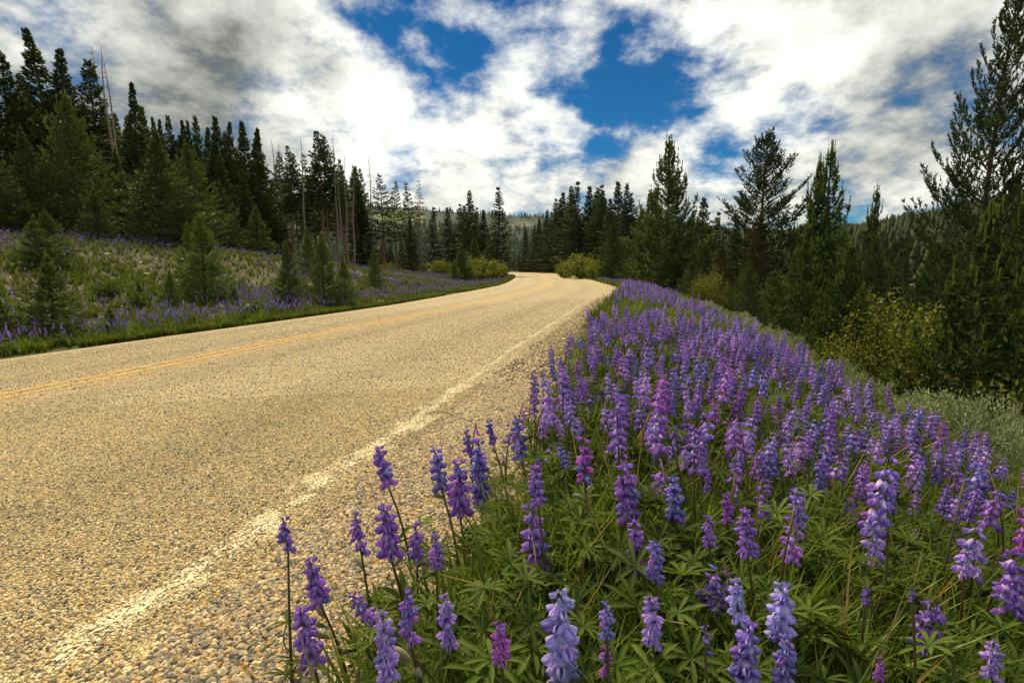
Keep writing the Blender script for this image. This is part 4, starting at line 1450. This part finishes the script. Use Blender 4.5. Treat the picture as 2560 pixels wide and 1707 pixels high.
for (xt, yt, xb, yb, hue, fill, wd, pods, lab) in FRONT:
    dep = (yt * K - HOR)
    Hp = .34 + .05 * lrng.uniform(-1, 1)
    Y = .8
    for _ in range(12):
        p = at(xt, yt, Y)
        want = gz(p[0], Y) + Hp
        Y *= 1 + .6 * (p[2] - want) / max(.2, -p[2])
        Y = min(max(Y, .50), 6)
    top, bot = at(xt, yt, Y), at(xb, yb, Y * 1.0)
    z0 = gz(top[0], Y)
    ax = Vector(top - bot)
    L = ax.length
    ax.normalize()
    foot = Vector((bot[0] - ax.x * .25, Y + lrng.normal() * .03, 0))
    foot.z = gz(foot.x, foot.y)
    e = obj('lupine', None, None, foot)
    tag(e, lab, 'lupine', G_LU)
    bot_l = Vector(bot) - foot
    # stem: from the foot to the top of the spike
    g = Geo()
    c1 = Vector((0, 0, bot_l.z * .5))
    pts = []
    for s in np.linspace(0, 1, 6):
        q = (1 - s) ** 2 * Vector((0, 0, 0)) + 2 * s * (1 - s) * c1 + s * s * bot_l
        pts.append(tuple(q))
    pts += [tuple(bot_l + ax * L * f) for f in (.3, .65, .97)]
    sc = wd * K / F * np.linalg.norm([top[0], top[1], top[2]]) * .5
    size = min(sc / 1.30, L * .22)
    g.tube(np.array(pts), np.linspace(.0032, .0012, len(pts)) * min(1.3, .7 + size * 18), 6)
    st_o = obj('stem', g.build('lupine_stem', stem_mat, True), e)
    rach = Vector((0, 0, 1)).rotation_difference(ax)
    sp = obj('flower_spike', None, e, bot_l, rach.to_euler())
    for z, az, el, op, szf in spike_layout(L, 5, max(.90 * size, L / 9), lrng, fill * .92):
        M = frame(az, el)
        hu = hue if lrng.uniform() < .88 else ('blue' if hue != 'blue' else 'purple')
        pos = np.array([0, 0, z]) + M[0] * size * .30
        R3 = np.array(M).T
        import mathutils
        eu = mathutils.Matrix(R3.tolist()).to_euler()
        obj('flower', FL[hu][op], sp, pos, eu, [size * szf * .92] * 3)
    for q in range(pods):
        a = lrng.uniform(0, 6.28)
        obj('seed_pod', POD, e, bot_l - ax * (.012 + .020 * q + lrng.uniform(0, .012)), (0, -.2, a), [lrng.uniform(.5, .75)] * 3)
    add_leaves(e, 5 if bed_u(foot.x, foot.y)[0] > .7 else 3, bot_l.z, lrng, 1.0 if bed_u(foot.x, foot.y)[0] > .7 else .6)
    placed.append((foot.x, foot.y))

SPK = {}
sd_ = 300
for hu in ('purple', 'blue', 'lilac', 'magenta', 'deep'):
    SPK[hu] = [spike_mesh('lupine_spike', sd_ + q, hu, (.11, .085, .07, .09)[q], .0162, 5, .0172, fill=(.85, .6, .75, .42)[q]) for q in range(4)]
    sd_ += 4
HW = ['purple', 'purple', 'purple', 'blue', 'blue', 'lilac', 'purple', 'deep', 'blue', 'lilac', 'purple', 'magenta']


def bed_density(x, y, u):
    """spikes crowd together beyond 3 m, and are scattered in the grass nearer"""
    n = .5 + .5 * wob(x * 1.7 + 3, y * 1.7)
    return np.where(y < 1.9, 1.0, np.where(y < 2.6, .7 + .3 * n, .35 + .3 * n)) * sst((u - .45) / .4) * sst((2.9 - u) / .5)


# the rest of the nearest plants, one thing each, then everything behind as one mass
crng = np.random.default_rng(123)
cand = []
while len(cand) < 250:
    y = crng.uniform(.75, 3.5)
    x = crng.uniform(-.3, 4.6)
    u = bed_u(x, y)[0]
    if u < .6 or u > 2.8 or x > y * 1.12 + .1 or crng.uniform() > bed_density(np.array(x), np.array(y), np.array(u)):
        continue
    if y < 1.5 and x < .25:
        continue
    if any((x - a) ** 2 + (y - b_) ** 2 < (.085 if y < 2.5 else .06) ** 2 for a, b_ in placed):
        continue
    if y < 1.1 and len([1 for a, b_ in cand if b_ < 1.1]) > 24:
        continue
    cand.append((x, y))
    placed.append((x, y))
words = dict(purple='purple', blue='blue-violet', lilac='pale lilac', magenta='magenta', deep='dark violet')
ORD = ['nearest', 'second', 'third', 'fourth', 'fifth', 'sixth', 'seventh', 'eighth', 'ninth', 'tenth', 'eleventh', 'twelfth']
marks = [(f[0], (f[1] + f[3]) / 2, f[8].split(',')[0]) for f in FRONT if len(f[8].split(',')[0].split()) <= 7]
marks += [(1935, 880, 'tall yellow-green grass stalk'), (2180, 990, 'big pale sagebrush'), (2035, 930, 'tall single sagebrush sprig'), (1640, 640, 'pale yellow willow')]


def pixel(p):
    yc = p[1] * CP - p[2] * SP
    zc = p[1] * SP + p[2] * CP
    return (CX + F * p[0] / yc) / K, (CY - F * zc / yc) / K


info, use = [], {}
for x, y in cand:
    H = crng.uniform(.20, .36)
    hue = HW[crng.integers(len(HW))]
    px, py = pixel((x, y, gz(x, y) + H))
    best = min(marks, key=lambda m: math.hypot(m[0] - px, 1.4 * (m[1] - py)))
    dx, dy = px - best[0], py - best[1]
    rel = ('to the right of' if dx > 0 else 'to the left of') if abs(dx) > 1.2 * abs(dy) else ('behind' if dy < 0 else 'in front of')
    key = (hue, rel, best[2])
    use.setdefault(key, []).append((math.hypot(dx, dy), len(info)))
    info.append((x, y, H, hue, rel, best[2]))
lab_of = {}
for key, lst in use.items():
    for r_, (dist, ix) in enumerate(sorted(lst)):
        o_ = '' if len(lst) == 1 else (ORD[r_] + ' ' if r_ < len(ORD) else 'outermost ')
        lab_of[ix] = f'{o_}{words[key[0]]} lupine {key[1]} the {key[2]}'
for ix, (x, y, H, hue, rel, mk) in enumerate(info):
    e = obj('lupine', None, None, (x, y, gz(x, y)), (crng.normal() * .09, crng.normal() * .09, crng.uniform(0, 6.28)))
    tag(e, lab_of[ix], 'lupine', 'lupines crowding the flower bank')
    sc = crng.uniform(.8, 1.2) * (1.2 if y < 1.7 else 1.1 if y < 2.2 else 1)
    obj('stem', STEMS[crng.integers(4)], e, None, None, (1, 1, (H + .06) / .4))
    obj('flower_spike', SPK[hue][crng.integers(4)], e, (0, 0, H - .035), None, (sc * .95, sc * .95, sc * crng.uniform(.75, 1.1)))
    add_leaves(e, 2, H, crng, fancy=False)


# whole plants for the mass planting
def plant_template(name, seed, hue, H=.34, n_leaf=5, L=.11, fl=.8):
    rng = np.random.default_rng(seed)
    g = Geo()
    for z, az, el, op, sz in spike_layout(L * .85, 5, .0172, rng, fl):
        M = frame(az, el)
        flower_geo(g, M, np.array([0, 0, H - .06 + z]) + M[0] * .007, .0162 * sz, hue if rng.uniform() < .8 else rng.choice(['purple', 'blue', 'lilac']), (.25, .7, 1)[op], False, rng)
    n_fl = len(g.f)
    st = stem_geo(H, seed + 1, .003)
    g.add(np.concatenate(st.v), st.f, (0, 0, 0, 1))
    n_st = len(g.f)
    for q in range(n_leaf):
        a, z, d = rng.uniform(0, 6.28), H * rng.uniform(.2, .6), rng.uniform(.02, .08)
        lf = palmate('t', seed * 7 + q, 6)
        V = np.empty(len(lf.vertices) * 3, dtype=np.float32)
        lf.vertices.foreach_get('co', V)
        C = np.empty(len(lf.vertices) * 4, dtype=np.float32)
        lf.attributes['col'].data.foreach_get('color', C)
        g.add(V.reshape(-1, 3) * 1.1 + [d * math.cos(a), d * math.sin(a), z], [tuple(p.vertices) for p in lf.polygons], C.reshape(-1, 4))
        bpy.data.meshes.remove(lf)
    me = g.build(name, petal)
    me.materials.append(stem_mat)
    me.materials.append(leaf_mat)
    mi = np.zeros(len(me.polygons), dtype=np.int32)
    mi[n_fl:n_st] = 1
    mi[n_st:] = 2
    me.polygons.foreach_set('material_index', mi)
    return template(me)


PLT = [plant_template('lupine_plant', 400 + 9 * q, hu, H_, 5, L_, f_) for q, (hu, H_, L_, f_) in enumerate((('purple', .36, .12, .85), ('purple', .30, .09, .6), ('blue', .34, .115, .8), ('purple', .26, .07, .5), ('lilac', .33, .105, .75), ('deep', .28, .085, .6), ('lilac', .38, .12, .6), ('blue', .29, .09, .65)))]


def poisson_like(n, xr, yr, seed, test, logy=False):
    rng = np.random.default_rng(seed)
    out = []
    tot = 0
    while tot < n:
        m = 20000
        y = np.exp(rng.uniform(math.log(yr[0]), math.log(yr[1]), m)) if logy else rng.uniform(*yr, m)
        x = rng.uniform(xr[0], xr[1], m) if xr[0] is not None else rng.uniform(-1.25, 1.25, m) * y
        keep = test(x, y, rng)
        out.append(np.stack([x[keep], y[keep]], 1))
        tot += keep.sum()
        if len(out) > 60:
            break
    return np.concatenate(out)[:n]


def spread(name, xy, smin, smax, templates, seed, tilt=.1, dz=0.0, tint=None):
    rng = np.random.default_rng(seed)
    n = len(xy)
    z = ground(xy[:, 0], xy[:, 1]) + dz
    rot = np.stack([rng.normal(0, tilt, n), rng.normal(0, tilt, n), rng.uniform(0, 6.28, n)], 1)
    tn = np.ones((n, 4)) if tint is None else tint
    return scatter(name, np.stack([xy[:, 0], xy[:, 1], z], 1), rot, rng.uniform(smin, smax, n), tn, rng.integers(0, len(templates), n), templates)


def t_bed(x, y, rng):
    u = bed_u(x, y)
    lim = np.interp(y, [0, 4, 8, 20, 40, 60], [2.75, 2.75, 2.6, 2.6, 2.4, 2.0])
    d = np.clip(.5 + 1.0 * wob(x * 2.3 + 3, y * 1.5), .05, 1) * sst((u - .6) / .4) * sst((lim - u) / .6) * .85
    d = d * np.clip((y - 3.1) / .8, 0, 1)
    return (rng.uniform(0, 1, len(x)) < d) & (np.abs(x) < y * 1.2)


spread('lupine_bank', poisson_like(3700, (.3, 13), (3.1, 62), 500, t_bed, True), .5, 1.12, PLT, 501, .10)


def t_bed2(x, y, rng):
    u = bed_u(x, y)
    d = .25 * sst((u - .6) / .4) * sst((2.9 - u) / .5) * (.3 + .7 * (wob(x * 2.6, y * 2.6) > .0))
    return (rng.uniform(0, 1, len(x)) < d) & (np.abs(x) < y * 1.25 + .2) & (y > 1.25) & (x > -.1)


spread('lupine_bank', poisson_like(560, (-.3, 5), (1.2, 4), 502, t_bed2, True), .55, .95, PLT, 503, .14)


def t_left(x, y, rng):
    k, d = station(x, y)
    u = -d - W_L
    verge = np.exp(-((u - 1.6) / .8) ** 2) * (.55 + .45 * (wob(x * .9, y * .9) > -.3))
    patch = .85 * (wob(x * .5 + 5, y * .55 + 2, 1.0) > .22) * sst((u - 2) / 1) * sst((20 - u) / 6)
    rim = .8 * np.exp(-((u - 14.5) / 2.4) ** 2)
    dd = np.clip(verge * 1.0 + patch * 1.0 + rim * .7 + .12, 0, 1) * sst((u - .4) / .5)
    return (rng.uniform(0, 1, len(x)) < dd) & (x > -1.3 * y) & (x < 0)


PLT_B = PLT[:3] + [PLT[2], PLT[4], PLT[6], PLT[7]]
spread('lupine_meadow', poisson_like(9500, (-32, 3), (4.5, 62), 510, t_left, True), .6, 1.0, PLT_B, 511, .1)

# ------------------------------------------------------------------ ground cover
def tuft(name, seed, mat, n=14, H=.25, wd=.004, lean=.5):
    rng = np.random.default_rng(seed)
    V, Fq, C = [], [], []
    for k in range(n):
        a, r = rng.uniform(0, 6.28), rng.uniform(0, .035)
        h = H * rng.uniform(.55, 1.15)
        l = lean * rng.uniform(.2, 1.1) * h
        da = a + rng.normal() * .5
        b0 = np.array([r * math.cos(a), r * math.sin(a), 0])
        dr = np.array([math.cos(da), math.sin(da), 0])
        sd = np.array([-math.sin(da), math.cos(da), 0]) * wd
        o = len(V)
        col = rng.uniform(0, 1)
        for s, ww in ((0, 1), (.5, .8), (1, .05)):
            p = b0 + dr * l * s * s + np.array([0, 0, h * (s - .18 * s * s)])
            V += [p - sd * ww, p + sd * ww]
            C += [(col,) * 3 + (1,)] * 2
        Fq += [(o, o + 1, o + 3, o + 2), (o + 2, o + 3, o + 5, o + 4)]
    return template(mesh(name, V, Fq, mat, {'col': ('FLOAT_COLOR', np.array(C))}))


grass_mat = leafy('grass_blades', lambda t: t.vmath('SCALE', t.mix(attr(t, 'col'), (.042, .095, .010), (.200, .250, .024)), scale=t.rng(t.node('ShaderNodeObjectInfo').outputs['Random'], 0, 1, .65, 1.3, smooth=False)), .4, .5, .3)
TUFT = [tuft('grass_tuft', 600 + q, grass_mat, 16, .22, .0030, .6) for q in range(4)]
grass_dark = leafy('meadow_grass', lambda t: t.vmath('SCALE', t.mix(attr(t, 'col'), (.036, .068, .010), (.150, .185, .024)), scale=t.rng(t.node('ShaderNodeObjectInfo').outputs['Random'], 0, 1, .6, 1.35, smooth=False)), .35, .6, .15)
TUFT_L = [tuft('grass_tuft', 610 + q, grass_dark, 22, .26, .008, .6) for q in range(3)]


def leaf_clump(name, seed, n=5):
    rng = np.random.default_rng(seed)
    g = Geo()
    for q in range(n):
        a, z, d = rng.uniform(0, 6.28), rng.uniform(.05, .20), rng.uniform(.0, .10)
        lf = palmate('t', seed * 11 + q, 7 + q % 3, .043 * rng.uniform(.7, 1.15))
        V = np.empty(len(lf.vertices) * 3, dtype=np.float32)
        lf.vertices.foreach_get('co', V)
        C = np.empty(len(lf.vertices) * 4, dtype=np.float32)
        lf.attributes['col'].data.foreach_get('color', C)
        tl = rng.normal(size=2) * .35
        V = V.reshape(-1, 3)
        V[:, 2] += V[:, 0] * tl[0] + V[:, 1] * tl[1]
        g.add(V + [d * math.cos(a), d * math.sin(a), z], [tuple(p.vertices) for p in lf.polygons], C.reshape(-1, 4))
        bpy.data.meshes.remove(lf)
    return template(g.build(name, leaf_mat, True))


CLUMP = [leaf_clump('leaf_clump', 620 + q, 6) for q in range(5)]


def t_near(x, y, rng):
    u = bed_u(x, y)
    d = sst((u - .66 + .12 * wob(x * 5, y * 5)) / .3) * sst((5.0 - u) / .6)
    return (rng.uniform(0, 1, len(x)) < d) & (x < y * 1.3 + .35) & (x > -y * 1.3)


spread('lupine_foliage', poisson_like(3600, (-1.2, 9), (.25, 9), 700, t_near, True), .75, 1.3, CLUMP, 701, .15)
spread('grass', poisson_like(13000, (-1.2, 12), (.25, 12), 702, t_near, True), .6, 1.35, TUFT, 703, .15)


def t_bank(x, y, rng):
    u = bed_u(x, y)
    d = sst((u - .5) / .4) * sst((4.6 - u) / 1.5) * np.where(u > 2.6, np.clip((y - 3) / 7, 0.1, 1), 1)
    return (rng.uniform(0, 1, len(x)) < d) & (x < y * 1.3 + 2)


spread('grass', poisson_like(9000, (0, 22), (5, 75), 704, t_bank, True), .7, 1.5, TUFT_L, 705, .15)


def t_edge(x, y, rng):
    u = bed_u(x, y)
    d = np.exp(-((u - 3.5) / .5) ** 2)
    return (rng.uniform(0, 1, len(x)) < d) & (x < y * 1.3 + 1)


spread('grass', poisson_like(1300, (1, 16), (4.2, 45), 706, t_edge, True), .7, 1.3, TUFT_L, 707, .12)


dry_grass = leafy('dry_grass', lambda t: t.mix(attr(t, 'col'), (.14, .095, .035), (.34, .26, .11)), .35, .7, .1)
TUFT_D = [tuft('dry_tuft', 640 + q, dry_grass, 9, .26, .0022, .5) for q in range(3)]
spread('grass', poisson_like(430, (-1.2, 8), (.6, 8), 720, t_near, True), .7, 1.5, TUFT_D, 721, .2)


def t_fringe(x, y, rng):
    u = bed_u(x, y)
    return (rng.uniform(0, 1, len(x)) < np.exp(-((u - .72) / .17) ** 2)) & (u > .3) & (x > -y)


spread('grass', poisson_like(330, (-1.2, 5), (.8, 18), 722, t_fringe, True), .25, .7, TUFT + TUFT_D, 723, .3)


def t_meadow(x, y, rng):
    k, d = station(x, y)
    u = -d - W_L
    bare = wob(x * .55 + 1, y * .6 + 4) > .25
    dd = sst((u - .34) / .25) * np.where(bare & (u > 1.6), .38, .8) * np.where(u < 1.5, .35 + .5 * (wob(x * 2, y * 2) > 0), 1)
    return (rng.uniform(0, 1, len(x)) < dd) & (x > -1.35 * y)


spread('grass', poisson_like(24000, (-48, 4), (4, 80), 708, t_meadow, True), .6, 1.25, TUFT_L, 709, .15)


def t_verge(x, y, rng):
    k, d = station(x, y)
    u = -d - W_L
    return (u > .30) & (u < .55 + .5 * wob(x * 1.3, y * 1.1)) & (x > -1.3 * y)


spread('grass', poisson_like(2600, (-10, 4), (4, 70), 710, t_verge, True), .4, .8, TUFT_L, 711, .2)

# stones of the chip seal near the camera, and loose gravel on the left slope
peb_mat, t, b = material('chippings')
tco = t.node('ShaderNodeTexCoord')
tn = attr(t, 'tint', 'INSTANCER')
t.put(b.inputs['Base Color'], t.mix(t.math('MULTIPLY', t.noise(tco.outputs['Object'], 2.5, 4, .7), .6), tn, t.vmath('SCALE', tn, scale=.55)))
b.inputs['Roughness'].default_value = .7
PEB = [template(rock_mesh('chipping', 820 + q, peb_mat, 1, .75)) for q in range(8)]
prng = np.random.default_rng(900)
pc, pw = np.array([c for c, _ in PAL]), np.array([w_ for _, w_ in PAL])


def chips(name, sp, y0, y1, smin, smax, keep, seed, r_in=0):
    rng = np.random.default_rng(seed)
    xs, ys = np.arange(-8, 4.5, sp), np.arange(y0, y1, sp * .87)
    X, Y = np.meshgrid(xs, ys)
    X = X + (np.arange(len(ys))[:, None] % 2) * sp * .5
    x, y = (X.ravel() + rng.normal(0, sp * .22, X.size)), (Y.ravel() + rng.normal(0, sp * .22, X.size))
    m = (np.abs(x) < y * 1.12 + .15) & (rng.uniform(0, 1, len(x)) < keep * (np.clip((15 - y) / 11, 0, 1) if r_in else 1))
    m &= np.hypot(x, y) >= r_in
    x, y = x[m], y[m]
    k, d = station(x, y)
    # finer lateral distance than the half metre stations give
    m = (d > -W_L) & (d < W_R + SH_R + X_R[k] + .12)
    x, y, k, d = x[m], y[m], k[m], d[m]
    n = len(x)
    lat = d - X_R[k]
    ci = rng.choice(len(PAL), n, p=pw / pw.sum())
    col = pc[ci] * rng.uniform(.75, 1.2, (n, 1))
    ls = (lat > W_R + .12 + .1 * wob(x * 6, y * 6))
    grey = np.array([[.50, .39, .22], [.32, .28, .19], [.15, .14, .12], [.64, .51, .29], [.52, .31, .09], [.40, .30, .20]])[rng.choice(6, n, p=[.30, .22, .17, .14, .08, .09])]
    col[ls] = (grey * rng.uniform(.7, 1.2, (n, 1)))[ls]
    trk = np.exp(-((np.abs(np.abs(np.abs(lat) - 1.62) - .80)) / .30) ** 2) * (lat < W_R)
    col *= (1 - .24 * trk * (.6 + .4 * wob(x * 3, y * .6)) - .10 * sst(.5 + wob(x * 1.1, y * .9)))[:, None]
    # paint left on the stones of the edge line
    worn = .5 + .5 * wob(x * 16, y * 16) + rng.normal(0, .22, n)
    pt = (np.abs(lat - W_R) < .066 + .03 * wob(x * 9, y * 9)) & (worn > .60)
    col[pt] = np.array([.88, .78, .50]) * rng.uniform(.85, 1.1, (pt.sum(), 1))
    yt = ((np.abs(np.abs(lat) - .125) < .062) & (worn > .3))
    col[yt] = np.array([.82, .42, .05]) * rng.uniform(.85, 1.1, (yt.sum(), 1))
    loose = lat > W_R + .15
    s = rng.uniform(smin, smax, n) * np.where(loose, 1.32, .74)
    z = np.where(d < W_R + SH_R + X_R[k] - .02, road_z(x, y), ground(x, y) + .01)
    z = z + s * .10
    rot = np.stack([rng.normal(0, .5, n), rng.normal(0, .5, n), rng.uniform(0, 6.28, n)], 1)
    scatter(name, np.stack([x, y, z], 1), rot, s, np.concatenate([col, np.ones((n, 1))], 1), rng.integers(0, 8, n), PEB)


chips('gravel', .0084, .35, 3.3, .0044, .0074, .93, 901)
chips('gravel', .026, 2.6, 15, .006, .0105, .65, 902, 3.3)

grng = np.random.default_rng(910)


def t_grav(x, y, rng):
    k, d = station(x, y)
    u = -d - W_L
    bare = wob(x * .55 + 1, y * .6 + 4) > .15
    return (u > 1.5) & (u < 16) & bare & (x > -1.3 * y)


xy = poisson_like(5500, (-24, 0), (5, 26), 911, t_grav, True)
n = len(xy)
tint = np.concatenate([np.array([.30, .24, .15]) * grng.uniform(.5, 1.4, (n, 1)), np.ones((n, 1))], 1)
spread('gravel', xy, .012, .045, PEB, 912, .4, .008, tint)


# two tall grass stalks and a dry bent stem rising above the bank
def stalk(pts, r, label, mat):
    p3 = [at(x, y, Y) for x, y, Y in pts]
    z0 = gz(p3[0][0], p3[0][1])
    base = np.array([p3[0][0], p3[0][1], z0])
    loc = [np.zeros(3)] + [q - base for q in p3]
    g = Geo()
    g.tube(np.array(loc), np.linspace(r, r * .35, len(loc)), 5)
    e = obj('grass_stalk', None, None, base)
    tag(e, label, 'grass stalk')
    obj('stem', g.build('grass_stem', mat, True), e)
    h = Geo()
    tip = loc[-1]
    dr = loc[-1] - loc[-2]
    dr /= np.linalg.norm(dr)
    for q in range(16):
        p = tip - dr * .008 * q
        sd = np.array([math.cos(q * 2.4), math.sin(q * 2.4), .8])
        h.tube(np.array([p, p + sd * .012, p + sd * .02]), [.0012, .0035, .0005], 4)
    obj('seed_head', h.build('seed_head', mat, True), e)


stalk_mat = leafy('grass_stalks', lambda t: t.mix(.5, (.12, .15, .02), (.2, .2, .05)), .3, .5)
dry_mat = leafy('dry_stems', lambda t: t.mix(.5, (.05, .04, .03), (.10, .08, .05)), .1, .8)
stalk([(1898, 960, 3.6), (1915, 890, 3.6), (1935, 800, 3.6)], .006, 'tall yellow-green grass stalk rising above the upper lupines', stalk_mat)
stalk([(2462, 1120, 3.2), (2460, 1000, 3.2), (2458, 900, 3.2)], .005, 'grass stalk just off the right frame edge', stalk_mat) if False else None
stalk([(2265, 1040, 3.3), (2262, 1000, 3.3), (2258, 966, 3.3)], .004, 'dark dry stem in front of the big pale sagebrush', dry_mat)
stalk([(1680, 1150, 2.0), (1740, 1080, 2.0), (1790, 1040, 2.0)], .003, 'thin arching yellow stem across the middle of the bed', stalk_mat)

# ------------------------------------------------------------------ air
haze_mat = bpy.data.materials.new('haze')
haze_mat.use_nodes = True
t = NT(haze_mat.node_tree)
t.n.clear()
out = t.node('ShaderNodeOutputMaterial')
pv = t.node('ShaderNodeVolumePrincipled')
pv.inputs['Color'].default_value = (.80, .90, 1.0, 1)
pv.inputs['Density'].default_value = .00004
pv.inputs['Anisotropy'].default_value = 0.0
t.l.new(pv.outputs[0], out.inputs['Volume'])
X0, X1, Y0, Y1, Z0, Z1 = -2200, 2200, -2200, 2200, -8, 240
hv = [(x, y, z) for z in (Z0, Z1) for y in (Y0, Y1) for x in (X0, X1)]
hf = [(0, 2, 3, 1), (4, 5, 7, 6), (0, 1, 5, 4), (2, 6, 7, 3), (0, 4, 6, 2), (1, 3, 7, 5)]
kind(obj('haze', mesh('haze', hv, hf, haze_mat)), 'stuff')
